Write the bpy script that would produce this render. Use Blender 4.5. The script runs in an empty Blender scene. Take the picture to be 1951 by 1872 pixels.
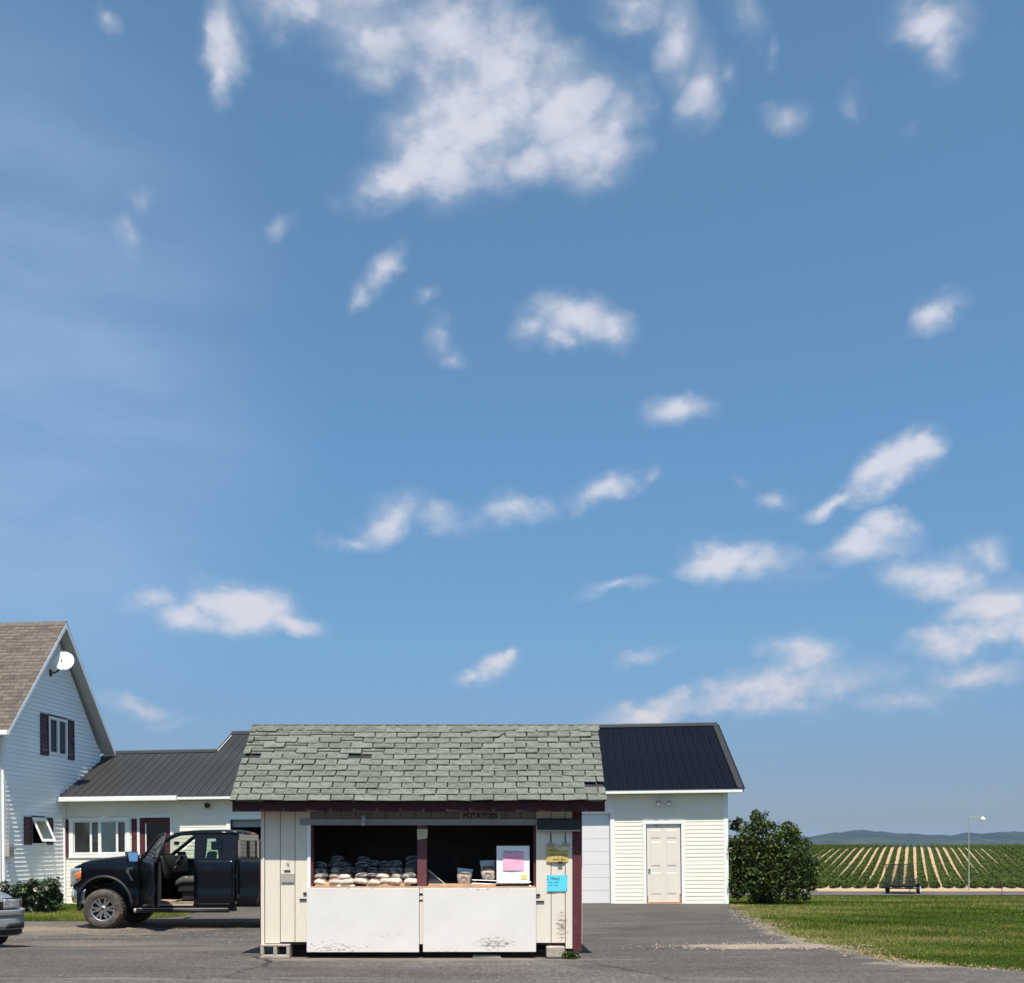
import bpy, math, random
import numpy as np
from mathutils import Vector, Matrix, Euler
random.seed(11)
rng = np.random.default_rng(7)
R = math.radians
scene = bpy.context.scene
COL = scene.collection

# ------------------------------------------------------------------ camera
cam_d = bpy.data.cameras.new('camera')
cam_d.lens = 36.0 * 1950 / 1951
cam_d.sensor_width = 36.0
cam_d.sensor_fit = 'HORIZONTAL'
cam_d.shift_x = (975.5 - 948) / 1951
cam_d.shift_y = (1610 - 936) / 1951
cam_d.clip_end = 20000
cam = bpy.data.objects.new('camera', cam_d)
cam.location = (0, 0, 1.5)
cam.rotation_euler = (R(90), 0, 0)
COL.objects.link(cam)
scene.camera = cam

# ------------------------------------------------------------------ world, sun, exposure
SUN = Vector((0.045, -0.455, 1.0)).normalized()          # direction towards the sun
SUN_EL = math.asin(SUN.z)
SUN_AZ = math.atan2(SUN.x, SUN.y)                       # clockwise from +Y
world = bpy.data.worlds.new('World')
scene.world = world
world.use_nodes = True


def sky_dir(px, py):
    """azimuth and elevation of a place in the sky"""
    u, v = (px - 948) / 1950, (1610 - py) / 1950
    az = math.atan(u)
    return az, math.atan(v * math.cos(az))


def build_world():
    nt = world.node_tree
    N, L = nt.nodes, nt.links
    N.clear()

    def node(t, **kw):
        n = N.new(t)
        for k, v in kw.items():
            setattr(n, k, v)
        return n

    def put(sock, v):
        if isinstance(v, (int, float)):
            sock.default_value = v
        elif isinstance(v, (tuple, list)):
            sock.default_value = v
        else:
            L.new(v, sock)

    def m(op, a, b=None, c=None, clamp=False):
        n = node('ShaderNodeMath', operation=op, use_clamp=clamp)
        put(n.inputs[0], a)
        if b is not None:
            put(n.inputs[1], b)
        if c is not None:
            put(n.inputs[2], c)
        return n.outputs[0]

    def maprange(v, a, b, c=0.0, d=1.0, smooth=True):
        n = node('ShaderNodeMapRange', interpolation_type='SMOOTHSTEP' if smooth else 'LINEAR')
        put(n.inputs['Value'], v)
        put(n.inputs['From Min'], a)
        put(n.inputs['From Max'], b)
        put(n.inputs['To Min'], c)
        put(n.inputs['To Max'], d)
        return n.outputs[0]

    sky = node('ShaderNodeTexSky', sky_type='NISHITA')
    sky.sun_disc = False
    sky.sun_elevation = SUN_EL
    sky.sun_rotation = SUN_AZ
    sky.altitude = 150
    sky.air_density = 1.0
    sky.dust_density = 0.6
    sky.ozone_density = 2.0
    tc = node('ShaderNodeTexCoord')
    sep = node('ShaderNodeSeparateXYZ')
    L.new(tc.outputs['Generated'], sep.inputs[0])
    x, y, z = sep.outputs
    az = m('ARCTAN2', x, y)
    el = m('ARCSINE', z)
    comb = node('ShaderNodeCombineXYZ')
    L.new(az, comb.inputs[0])
    L.new(el, comb.inputs[1])
    # wobble the sky coordinates so that the cloud outlines break up
    wn = node('ShaderNodeTexNoise')
    L.new(tc.outputs['Generated'], wn.inputs['Vector'])
    wn.inputs['Scale'].default_value = 13
    wn.inputs['Detail'].default_value = 5
    wn.inputs['Roughness'].default_value = 0.6
    sub = node('ShaderNodeVectorMath', operation='SUBTRACT')
    L.new(wn.outputs['Color'], sub.inputs[0])
    sub.inputs[1].default_value = (.5, .5, .5)
    scl = node('ShaderNodeVectorMath', operation='SCALE')
    L.new(sub.outputs[0], scl.inputs[0])
    scl.inputs['Scale'].default_value = 0.050
    add = node('ShaderNodeVectorMath', operation='ADD')
    L.new(comb.outputs[0], add.inputs[0])
    L.new(scl.outputs[0], add.inputs[1])
    coord = add.outputs[0]

    def blob(px, py, rx, ry, rot, w, vec=coord):
        a, e = sky_dir(px, py)
        k = 1 / 1950 * math.cos(a) ** 1.5
        mp = node('ShaderNodeMapping', vector_type='TEXTURE')
        L.new(vec, mp.inputs['Vector'])
        mp.inputs['Location'].default_value = (a, e, 0)
        mp.inputs['Rotation'].default_value = (0, 0, R(rot))
        mp.inputs['Scale'].default_value = (rx * k * 1.27, ry * k * 1.27, 1)
        # flatten: ignore depth
        g = node('ShaderNodeTexGradient', gradient_type='SPHERICAL')
        L.new(mp.outputs[0], g.inputs['Vector'])
        return m('MULTIPLY', g.outputs['Fac'], w * .92)

    CL = [  # place in the sky (as seen from the forecourt), size, tilt, weight
        (690, 30, 220, 100, -8, 1.00), (860, 60, 150, 100, 0, 1.0), (560, 10, 150, 65, 0, .95), (720, 140, 130, 52, 0, .72),
        (930, 180, 170, 140, 20, 1.35), (860, 245, 165, 115, 25, 1.35), (755, 345, 125, 52, 10, 1.2), (830, 300, 125, 70, 10, 1.2),
        (1060, 185, 165, 90, -10, 1.1), (1125, 285, 125, 72, 0, 1.2), (1170, 215, 85, 70, 0, .95), (1010, 295, 95, 52, 0, 1.0),
        (430, 70, 62, 75, -15, 1.15), (425, 130, 32, 50, 0, .95), (200, 40, 36, 36, 30, .62),
        (1210, 15, 110, 60, -20, .88), (1285, 95, 62, 85, 30, .88), (1335, 175, 62, 80, -30, .88), (1390, 140, 40, 40, 0, .66),
        (1440, 35, 90, 50, -30, .68), (1480, 85, 32, 42, 0, .6),
        (1770, 30, 110, 60, -15, 1.0), (1800, 75, 50, 65, 20, .95), (1640, 190, 36, 40, 20, .60), (1505, 215, 66, 30, 0, .60), (1740, 240, 36, 22, 0, .45),
        (250, 450, 50, 40, -20, .66), (280, 385, 50, 24, 0, .5), (530, 430, 55, 30, 30, .55),
        (725, 530, 75, 36, 40, .95), (690, 570, 42, 30, 45, .9), (810, 575, 50, 20, 10, .65),
        (840, 655, 80, 42, -25, .66), (870, 690, 50, 30, 0, .6),
        (1100, 615, 130, 50, -5, .98), (1060, 650, 60, 32, 0, .9), (1170, 625, 60, 45, 0, .9), (1010, 640, 60, 30, 10, .7),
        (1290, 775, 75, 40, 5, 1.0),
        (1790, 600, 75, 45, 35, 1.0),
        (1690, 895, 110, 52, 35, 1.45), (1745, 860, 55, 46, 20, 1.4), (1590, 960, 70, 26, 15, 1.0), (1480, 955, 60, 30, 0, .7), (1410, 935, 30, 20, 0, .65),
        (1660, 1045, 100, 42, 6, 1.3), (1690, 1015, 60, 40, 0, 1.2), (1380, 1065, 95, 44, 5, 1.2), (1440, 1070, 110, 38, -5, .9), (1180, 1115, 100, 22, 6, .9),
        (1790, 1100, 140, 60, -15, 1.15), (1880, 1060, 60, 60, 20, .9), (1900, 1160, 130, 80, -20, 1.15), (1860, 1210, 150, 50, 4, 1.25), (1960, 1190, 110, 70, 0, 1.2),
        (750, 990, 110, 48, 18, 1.0), (840, 990, 80, 45, -10, 1.0), (660, 1035, 90, 22, 5, .75), (990, 970, 90, 32, -4, .95), (1150, 935, 110, 32, 14, 1.0), (1250, 910, 40, 22, 10, .7),
        (460, 1150, 120, 60, 4, 1.4), (480, 1130, 70, 45, 0, 1.3), (390, 1180, 100, 40, 5, 1.2), (550, 1180, 90, 28, -8, 1.1), (290, 1150, 90, 32, 8, .9), (430, 1105, 40, 20, 0, .7),
        (950, 1275, 85, 32, 22, 1.1), (900, 1295, 60, 18, 8, .95), (985, 1255, 30, 25, 20, 1.0), (1220, 1255, 70, 24, 14, .85),
        (1530, 1245, 110, 48, -10, 1.05), (1480, 1310, 190, 55, 10, 1.1), (1600, 1300, 170, 60, 0, .95), (1270, 1355, 190, 35, 5, 1.2), (1380, 1340, 120, 40, 10, .95), (1850, 1280, 150, 40, -5, .85), (1740, 1320, 130, 40, 0, .75),
        (1700, 1330, 330, 60, 0, .50), (1830, 1120, 250, 90, -20, .52), (1330, 1345, 280, 40, 5, .55), (1560, 1090, 230, 45, 0, .48), (900, 985, 280, 34, 8, .46), (400, 1160, 200, 42, 3, .50),
        (260, 1345, 110, 35, -10, .7), (330, 1380, 100, 25, 0, .6),
        (-260, 300, 200, 90, 10, 1.0), (-420, 900, 240, 80, 5, 1.0), (2300, 300, 230, 110, -15, 1.0), (2500, 900, 260, 90, 8, 1.1), (2200, 1250, 260, 60, 0, 1.1), (-300, 1250, 220, 60, 0, .9),
    ]
    acc = None
    for c in CL:
        b = blob(*c)
        acc = b if acc is None else m('MAXIMUM', acc, b)
    # the rest of the sky carries the same scattered fair-weather clouds
    gn = node('ShaderNodeTexNoise')
    L.new(tc.outputs['Generated'], gn.inputs['Vector'])
    gn.inputs['Scale'].default_value = 3.2
    gn.inputs['Detail'].default_value = 3
    rest = maprange(gn.outputs['Fac'], .52, .76)
    dot = node('ShaderNodeVectorMath', operation='DOT_PRODUCT')
    L.new(tc.outputs['Generated'], dot.inputs[0])
    dot.inputs[1].default_value = Vector((0, .92, .39)).normalized()
    outside = maprange(dot.outputs['Value'], .70, .58)
    acc = m('MAXIMUM', acc, m('MULTIPLY', rest, outside))

    def cloud_noise(off):
        """billowing noise of the cloud edge, looked up a little lower or higher in the sky"""
        v = node('ShaderNodeMapping')
        L.new(tc.outputs['Generated'], v.inputs['Vector'])
        v.inputs['Location'].default_value = (0, 0, off)
        v.inputs['Scale'].default_value = (1, 1, 1.5)
        n1 = node('ShaderNodeTexNoise')
        L.new(v.outputs[0], n1.inputs['Vector'])
        n1.inputs['Scale'].default_value = 17
        n1.inputs['Detail'].default_value = 9
        n1.inputs['Roughness'].default_value = .53
        return n1.outputs['Fac']
    n0 = cloud_noise(0)
    fine = m('SUBTRACT', n0, .5)
    dens = m('ADD', acc, m('MULTIPLY', fine, maprange(acc, .15, .9, 1.45, .42)))
    dens = m('MULTIPLY', dens, maprange(acc, 0.0, .30))
    body = maprange(dens, .07, .80)
    relief = m('SUBTRACT', n0, cloud_noise(.020))
    # high thin veil on the left, drawn out sideways
    mp = node('ShaderNodeMapping')
    L.new(coord, mp.inputs['Vector'])
    mp.inputs['Scale'].default_value = (2.2, 10, 1)
    mp.inputs['Rotation'].default_value = (0, 0, R(5))
    vn = node('ShaderNodeTexNoise')
    L.new(mp.outputs[0], vn.inputs['Vector'])
    vn.inputs['Scale'].default_value = 1.6
    vn.inputs['Detail'].default_value = 6
    vb = blob(-40, 720, 600, 620, 0, 1.45, comb.outputs[0])
    veil = m('MULTIPLY', m('MULTIPLY', maprange(vn.outputs['Fac'], .25, .75, .35, 1), maprange(vb, 0, 1)), .34)

    def mix(fac, a, b):
        n = node('ShaderNodeMix', data_type='RGBA')
        put(n.inputs['Factor'], fac)
        put(n.inputs[6], a)
        put(n.inputs[7], b)
        return n.outputs[2]

    # even out the bright horizon of the physical sky a little (summer haze)
    ramp = node('ShaderNodeValToRGB')
    L.new(maprange(el, 0.0, .6, smooth=False), ramp.inputs[0])
    er = ramp.color_ramp
    er.elements[0].position, er.elements[0].color = 0.0, SKY_RAMP[0][1]
    er.elements[1].position, er.elements[1].color = 1.0, SKY_RAMP[-1][1]
    for p, c in SKY_RAMP[1:-1]:
        er.elements.new(p).color = c
    tint = node('ShaderNodeMix', data_type='RGBA', blend_type='MULTIPLY')
    tint.inputs['Factor'].default_value = 1
    L.new(sky.outputs[0], tint.inputs[6])
    L.new(ramp.outputs[0], tint.inputs[7])
    base = tint.outputs[2]
    base = mix(veil, base, VEIL_COL)
    warm = maprange(el, 0.02, .30)
    ccol = mix(warm, CLOUD_LOW, CLOUD_HIGH)
    lit = maprange(m('ADD', m('MULTIPLY', relief, 4.2), dens), .05, 1.25)
    ccol = mix(lit, mix(.55, ccol, base), ccol)
    final = mix(m('MULTIPLY', body, maprange(acc, .12, .95, .22, .95)), base, ccol)
    bg = node('ShaderNodeBackground')
    L.new(final, bg.inputs['Color'])
    bg.inputs['Strength'].default_value = SKY_STRENGTH
    out = node('ShaderNodeOutputWorld')
    L.new(bg.outputs[0], out.inputs[0])


SKY_STRENGTH = 0.081
SKY_RAMP = [(0.0, (.37, .44, .64, 1)), (.12, (.45, .52, .70, 1)), (.33, (.64, .865, .95, 1)), (.6, (.83, 1.13, 1.19, 1)), (1.0, (.98, 1.31, 1.28, 1))]
VEIL_COL = (4.6, 5.6, 7.6, 1)
CLOUD_LOW = (6.05, 5.65, 5.9, 1)
CLOUD_HIGH = (5.75, 5.9, 6.65, 1)
build_world()

sun_d = bpy.data.lights.new('sun', 'SUN')
sun_d.energy = 5.0
sun_d.angle = R(0.53)
sun_d.color = (1.0, 0.935, 0.83)
sun = bpy.data.objects.new('sun', sun_d)
sun.rotation_euler = SUN.to_track_quat('Z', 'Y').to_euler()
sun.location = (-10, -20, 40)
COL.objects.link(sun)

scene.view_settings.view_transform = 'Standard'
scene.view_settings.look = 'None'
scene.view_settings.gamma = 1
scene.view_settings.exposure = 0.58
scene.render.engine = 'CYCLES'
scene.cycles.use_denoising = True
scene.cycles.max_bounces = 8
scene.cycles.transparent_max_bounces = 12
scene.cycles.volume_bounces = 0
scene.cycles.sample_clamp_indirect = 8
world.cycles.sampling_method = 'MANUAL'
world.cycles.sample_map_resolution = 512

# ------------------------------------------------------------------ helpers


class MB:
    """collects faces; build() links them as one mesh object"""

    def __init__(s):
        s.v, s.f, s.mi = [], [], []

    def add(s, verts, faces, mi=0):
        o = len(s.v)
        s.v += [tuple(p) for p in verts]
        s.f += [tuple(i + o for i in q) for q in faces]
        s.mi += [mi] * len(faces)
        return s

    def box(s, x0, x1, y0, y1, z0, z1, mi=0):
        return s.add([(x0, y0, z0), (x1, y0, z0), (x1, y1, z0), (x0, y1, z0), (x0, y0, z1), (x1, y0, z1), (x1, y1, z1), (x0, y1, z1)],
                     [(0, 3, 2, 1), (4, 5, 6, 7), (0, 1, 5, 4), (1, 2, 6, 5), (2, 3, 7, 6), (3, 0, 4, 7)], mi)

    def hexa(s, p, mi=0):
        return s.add(p, [(0, 3, 2, 1), (4, 5, 6, 7), (0, 1, 5, 4), (1, 2, 6, 5), (2, 3, 7, 6), (3, 0, 4, 7)], mi)

    def prism(s, poly, axis, a, b, mi=0):
        """poly in the two other axes, extruded along axis from a to b"""
        def P(u, v, w):
            return {'x': (w, u, v), 'y': (u, w, v), 'z': (u, v, w)}[axis]
        n = len(poly)
        vs = [P(u, v, a) for u, v in poly] + [P(u, v, b) for u, v in poly]
        fs = [tuple(range(n - 1, -1, -1)), tuple(range(n, 2 * n))]
        fs += [(i, (i + 1) % n, n + (i + 1) % n, n + i) for i in range(n)]
        return s.add(vs, fs, mi)

    def tube(s, pts, r, n=8, mi=0, caps=True):
        pts = [Vector(p) for p in pts]
        rr = r if isinstance(r, (list, tuple)) else [r] * len(pts)
        vs = []
        up = Vector((0, 0, 1))
        for i, p in enumerate(pts):
            d = (pts[min(i + 1, len(pts) - 1)] - pts[max(i - 1, 0)]).normalized()
            a = up.cross(d)
            if a.length < 1e-3:
                a = Vector((1, 0, 0)).cross(d)
            a.normalize()
            b = d.cross(a)
            for k in range(n):
                t = 2 * math.pi * k / n
                vs.append(p + (a * math.cos(t) + b * math.sin(t)) * rr[i])
        fs = []
        for i in range(len(pts) - 1):
            for k in range(n):
                k2 = (k + 1) % n
                fs.append((i * n + k, i * n + k2, (i + 1) * n + k2, (i + 1) * n + k))
        if caps:
            fs.append(tuple(range(n - 1, -1, -1)))
            fs.append(tuple((len(pts) - 1) * n + k for k in range(n)))
        return s.add(vs, fs, mi)

    def lathe(s, prof, axis, c, n=24, mi=0):
        """prof: list of (r, h) along axis through c"""
        vs = []
        for r, h in prof:
            for k in range(n):
                t = 2 * math.pi * k / n
                a, b = r * math.cos(t), r * math.sin(t)
                vs.append({'x': (c[0] + h, c[1] + a, c[2] + b), 'y': (c[0] + a, c[1] + h, c[2] + b), 'z': (c[0] + a, c[1] + b, c[2] + h)}[axis])
        fs = []
        for i in range(len(prof) - 1):
            for k in range(n):
                k2 = (k + 1) % n
                fs.append((i * n + k, i * n + k2, (i + 1) * n + k2, (i + 1) * n + k))
        return s.add(vs, fs, mi)

    def grid(s, fn, nu, nv, mi=0):
        vs = [fn(i / nu, j / nv) for j in range(nv + 1) for i in range(nu + 1)]
        fs = [(j * (nu + 1) + i, j * (nu + 1) + i + 1, (j + 1) * (nu + 1) + i + 1, (j + 1) * (nu + 1) + i) for j in range(nv) for i in range(nu)]
        return s.add(vs, fs, mi)

    def mesh(s, name, mats, smooth=False):
        me = bpy.data.meshes.new(name)
        me.from_pydata(s.v, [], s.f)
        for mt in (mats if isinstance(mats, (list, tuple)) else [mats]):
            me.materials.append(mt)
        if any(s.mi):
            me.polygons.foreach_set('material_index', s.mi)
        if smooth:
            me.polygons.foreach_set('use_smooth', [True] * len(me.polygons))
        me.update()
        return me

    def build(s, name, mats, parent=None, smooth=False, bevel=0, thick=0, angle=None):
        o = link(name, s.mesh(name, mats, smooth), parent)
        if thick:
            md = o.modifiers.new('thickness', 'SOLIDIFY')
            md.thickness = thick
            md.offset = 0
        if bevel:
            md = o.modifiers.new('edge', 'BEVEL')
            md.width = bevel
            md.segments = 2
            md.limit_method = 'ANGLE'
        return o


def link(name, data, parent=None):
    o = bpy.data.objects.new(name, data)
    COL.objects.link(o)
    if parent is not None:
        o.parent = parent
        if parent.get('_w'):
            o.matrix_parent_inverse = Matrix(parent['_w'])
    return o


def tag(o, label, cat, group=None, kind=None):
    o['label'] = label
    o['category'] = cat
    if group:
        o['group'] = group
    if kind:
        o['kind'] = kind
    return o


def thing(name, label, cat, loc=(0, 0, 0), rot=(0, 0, 0), group=None, worldspace=False):
    o = bpy.data.objects.new(name, None)
    o.empty_display_size = .2
    COL.objects.link(o)
    o.location = loc
    o.rotation_euler = rot
    tag(o, label, cat, group)
    if worldspace:      # parts are given in world coordinates
        inv = (Matrix.Translation(loc) @ Euler(rot).to_matrix().to_4x4()).inverted()
        o['_w'] = [list(r) for r in inv]
    return o


def done(o):
    if '_w' in o:
        del o['_w']


def structure(o):
    o['kind'] = 'structure'
    return o


def mat(name, col, rough=.8, var=.12, scale=3.0, bump=0.0, bscale=40.0, metal=0.0, spec=.5, rand=0.0, stretch=(1, 1, 1),
        col2=None, mask=None, translucent=0.0, coat=0.0, sheen=0.0):
    """procedural material: base colour with cloudy variation, optional second colour through a noise mask, per-object variation"""
    m = bpy.data.materials.new(name)
    m.use_nodes = True
    nt = m.node_tree
    N, L = nt.nodes, nt.links
    b = N['Principled BSDF']
    b.inputs['Roughness'].default_value = rough
    b.inputs['Metallic'].default_value = metal
    b.inputs['Specular IOR Level'].default_value = spec
    b.inputs['Coat Weight'].default_value = coat
    tc = N.new('ShaderNodeTexCoord')
    mp = N.new('ShaderNodeMapping')
    mp.inputs['Scale'].default_value = stretch
    L.new(tc.outputs['Object'], mp.inputs['Vector'])
    vec = mp.outputs[0]
    no = N.new('ShaderNodeTexNoise')
    L.new(vec, no.inputs['Vector'])
    no.inputs['Scale'].default_value = scale
    no.inputs['Detail'].default_value = 6
    no.inputs['Roughness'].default_value = .62
    rp = N.new('ShaderNodeMapRange')
    L.new(no.outputs['Fac'], rp.inputs['Value'])
    rp.inputs['From Min'].default_value = .3
    rp.inputs['From Max'].default_value = .7
    rp.inputs['To Min'].default_value = 1 - var
    rp.inputs['To Max'].default_value = 1 + var
    val = rp.outputs[0]
    if rand:
        oi = N.new('ShaderNodeObjectInfo')
        r2 = N.new('ShaderNodeMapRange')
        L.new(oi.outputs['Random'], r2.inputs['Value'])
        r2.inputs['To Min'].default_value = 1 - rand
        r2.inputs['To Max'].default_value = 1 + rand
        mm = N.new('ShaderNodeMath')
        mm.operation = 'MULTIPLY'
        L.new(val, mm.inputs[0])
        L.new(r2.outputs[0], mm.inputs[1])
        val = mm.outputs[0]
    base = N.new('ShaderNodeRGB')
    base.outputs[0].default_value = (*col, 1)
    src = base.outputs[0]
    if col2 is not None:
        ms, lo, hi = mask if mask else (6, .5, .6)
        n2 = N.new('ShaderNodeTexNoise')
        L.new(vec, n2.inputs['Vector'])
        n2.inputs['Scale'].default_value = ms
        n2.inputs['Detail'].default_value = 7
        n2.inputs['Roughness'].default_value = .65
        r3 = N.new('ShaderNodeMapRange')
        L.new(n2.outputs['Fac'], r3.inputs['Value'])
        r3.inputs['From Min'].default_value = lo
        r3.inputs['From Max'].default_value = hi
        mx = N.new('ShaderNodeMix')
        mx.data_type = 'RGBA'
        L.new(r3.outputs[0], mx.inputs['Factor'])
        L.new(src, mx.inputs[6])
        mx.inputs[7].default_value = (*col2, 1)
        src = mx.outputs[2]
    sc = N.new('ShaderNodeVectorMath')
    sc.operation = 'SCALE'
    L.new(src, sc.inputs[0])
    L.new(val, sc.inputs['Scale'])
    L.new(sc.outputs[0], b.inputs['Base Color'])
    if bump:
        bn = N.new('ShaderNodeTexNoise')
        L.new(vec, bn.inputs['Vector'])
        bn.inputs['Scale'].default_value = bscale
        bn.inputs['Detail'].default_value = 4
        bp = N.new('ShaderNodeBump')
        bp.inputs['Strength'].default_value = bump
        bp.inputs['Distance'].default_value = .01
        L.new(bn.outputs['Fac'], bp.inputs['Height'])
        L.new(bp.outputs[0], b.inputs['Normal'])
    if translucent:
        tr = N.new('ShaderNodeBsdfTranslucent')
        L.new(sc.outputs[0], tr.inputs[0])
        mxs = N.new('ShaderNodeMixShader')
        mxs.inputs[0].default_value = translucent
        L.new(b.outputs[0], mxs.inputs[1])
        L.new(tr.outputs[0], mxs.inputs[2])
        L.new(mxs.outputs[0], N['Material Output'].inputs[0])
    return m


def glass(name, tint=(.8, .85, .85), rough=.02, refl=1.45):
    m = bpy.data.materials.new(name)
    m.use_nodes = True
    N, L = m.node_tree.nodes, m.node_tree.links
    N.clear()
    t = N.new('ShaderNodeBsdfTransparent')
    t.inputs[0].default_value = (*tint, 1)
    g = N.new('ShaderNodeBsdfGlossy')
    g.inputs['Roughness'].default_value = rough
    fr = N.new('ShaderNodeFresnel')
    fr.inputs[0].default_value = refl
    no = N.new('ShaderNodeTexNoise')
    no.inputs['Scale'].default_value = 2.5
    bp = N.new('ShaderNodeBump')
    bp.inputs['Strength'].default_value = .02
    L.new(no.outputs['Fac'], bp.inputs['Height'])
    L.new(bp.outputs[0], g.inputs['Normal'])
    mx = N.new('ShaderNodeMixShader')
    L.new(fr.outputs[0], mx.inputs[0])
    L.new(t.outputs[0], mx.inputs[1])
    L.new(g.outputs[0], mx.inputs[2])
    o = N.new('ShaderNodeOutputMaterial')
    L.new(mx.outputs[0], o.inputs[0])
    return m


def ss(a, b, t):
    t = min(1, max(0, (t - a) / (b - a)))
    return t * t * (3 - 2 * t)


PROF = [(-500, 0), (26.5, 0), (30, -.14), (35, -.376), (45, -.82), (55, -1.25), (65, -1.68), (69, -1.75), (73, -1.75), (80, -1.66), (90, -1.33), (105, -.6), (120, .32), (132, .98),
        (140, 1.22), (150, 1.25), (165, .7), (200, -1.5), (300, -7), (600, -14), (1200, -22), (2500, -20), (9000, -40)]
PY, PZ = [p[0] for p in PROF], [p[1] for p in PROF]


def g(x, y):
    """height of the ground"""
    z = float(np.interp(y, PY, PZ))
    z += -.19 * ss(-2.5, -4.6, x) * ss(14, 18, y) * (1 - .78 * ss(22.8, 26.0, y))
    return z


def P(px, py, Y):
    """world point that lies at distance Y behind that place of the picture"""
    return Vector(((px - 948) * Y / 1950, Y, 1.5 - (py - 1610) * Y / 1950))


# building frame of house and garage: 4.2 degrees turned, a hair out of level
BLD_LOC = Vector((5.97, 26.5, 0))
BLD_ROT = Euler((0, -.0095, R(-4.2)))
BLD_M = Matrix.Translation(BLD_LOC) @ BLD_ROT.to_matrix().to_4x4()
BLD_I = BLD_M.inverted()


def bl(px, py, axis, c):
    """building coordinates of the point of the plane axis = c seen there"""
    o = BLD_I @ Vector((0, 0, 1.5))
    d = BLD_I.to_3x3() @ Vector(((px - 948) / 1950, 1, -(py - 1610) / 1950))
    return o + d * ((c - o[axis]) / d[axis])


def text_mesh(s, size, depth, m, bold=0.0):
    cu = bpy.data.curves.new('lettering', 'FONT')
    cu.body = s
    cu.size = size
    cu.extrude = depth
    cu.offset = bold
    cu.align_x = 'CENTER'
    cu.align_y = 'CENTER'
    cu.resolution_u = 3
    o = bpy.data.objects.new('lettering', cu)
    me = bpy.data.meshes.new_from_object(o)
    bpy.data.objects.remove(o)
    me.materials.clear()
    me.materials.append(m)
    return me


def leaves_mesh(name, mats, pts, nrm, size, seed=0, fold=.25, aspect=.55):
    """one mesh of folded leaf blades; pts (n,3), nrm (n,3) leaf normals, size (n,)"""
    r = np.random.default_rng(seed)
    n = len(pts)
    nrm = nrm / (np.linalg.norm(nrm, axis=1, keepdims=True) + 1e-9)
    t = r.normal(size=(n, 3))
    t -= nrm * np.sum(t * nrm, axis=1, keepdims=True)
    t /= np.linalg.norm(t, axis=1, keepdims=True) + 1e-9
    b = np.cross(nrm, t)
    s = size[:, None]
    v = np.empty((n, 4, 3))
    v[:, 0] = pts - t * s * .5
    v[:, 1] = pts + b * s * aspect * .5 + nrm * s * fold * .3
    v[:, 2] = pts + t * s * .5 - nrm * s * fold * .4
    v[:, 3] = pts - b * s * aspect * .5 + nrm * s * fold * .3
    me = bpy.data.meshes.new(name)
    me.vertices.add(n * 4)
    me.vertices.foreach_set('co', v.reshape(-1))
    idx = np.arange(n * 4).reshape(n, 4)
    tri = np.concatenate([idx[:, [0, 1, 2]], idx[:, [0, 2, 3]]], 1).reshape(-1)
    me.loops.add(len(tri))
    me.loops.foreach_set('vertex_index', tri)
    nt = n * 2
    me.polygons.add(nt)
    me.polygons.foreach_set('loop_start', np.arange(nt) * 3)
    mats = mats if isinstance(mats, (list, tuple)) else [mats]
    for m in mats:
        me.materials.append(m)
    if len(mats) > 1:
        mi = np.repeat(r.integers(0, len(mats), n), 2)
        me.polygons.foreach_set('material_index', mi)
    me.update()
    me.validate()
    return me


def blades_mesh(name, mats, pts, h, w, seed=0, lean=.5):
    """grass: one thin triangle per blade"""
    r = np.random.default_rng(seed)
    n = len(pts)
    a = r.uniform(0, 2 * np.pi, n)
    d = np.stack([np.cos(a), np.sin(a), np.zeros(n)], 1)
    le = np.stack([r.normal(0, lean, n), r.normal(0, lean, n), np.ones(n)], 1)
    v = np.empty((n, 3, 3))
    v[:, 0] = pts - d * w[:, None] * .5
    v[:, 1] = pts + d * w[:, None] * .5
    v[:, 2] = pts + le * h[:, None]
    me = bpy.data.meshes.new(name)
    me.vertices.add(n * 3)
    me.vertices.foreach_set('co', v.reshape(-1))
    me.loops.add(n * 3)
    me.loops.foreach_set('vertex_index', np.arange(n * 3))
    me.polygons.add(n)
    me.polygons.foreach_set('loop_start', np.arange(n) * 3)
    mats = mats if isinstance(mats, (list, tuple)) else [mats]
    for m in mats:
        me.materials.append(m)
    if len(mats) > 1:
        X, Y = pts[:, 0], pts[:, 1]
        f = np.sin(X * .55 + 1.3 * np.sin(Y * .21)) + 1.3 * np.sin(Y * .83 + .9 * np.sin(X * .4)) + .8 * np.sin(X * 1.9 + Y * 2.7) + .6 * np.sin(Y * 3.1 - X * .8) + r.normal(0, .8, n)
        me.polygons.foreach_set('material_index', np.clip(((f + 2.2) / 4.4 * len(mats)).astype(int), 0, len(mats) - 1))
    me.update()
    me.validate()
    return me


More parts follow.
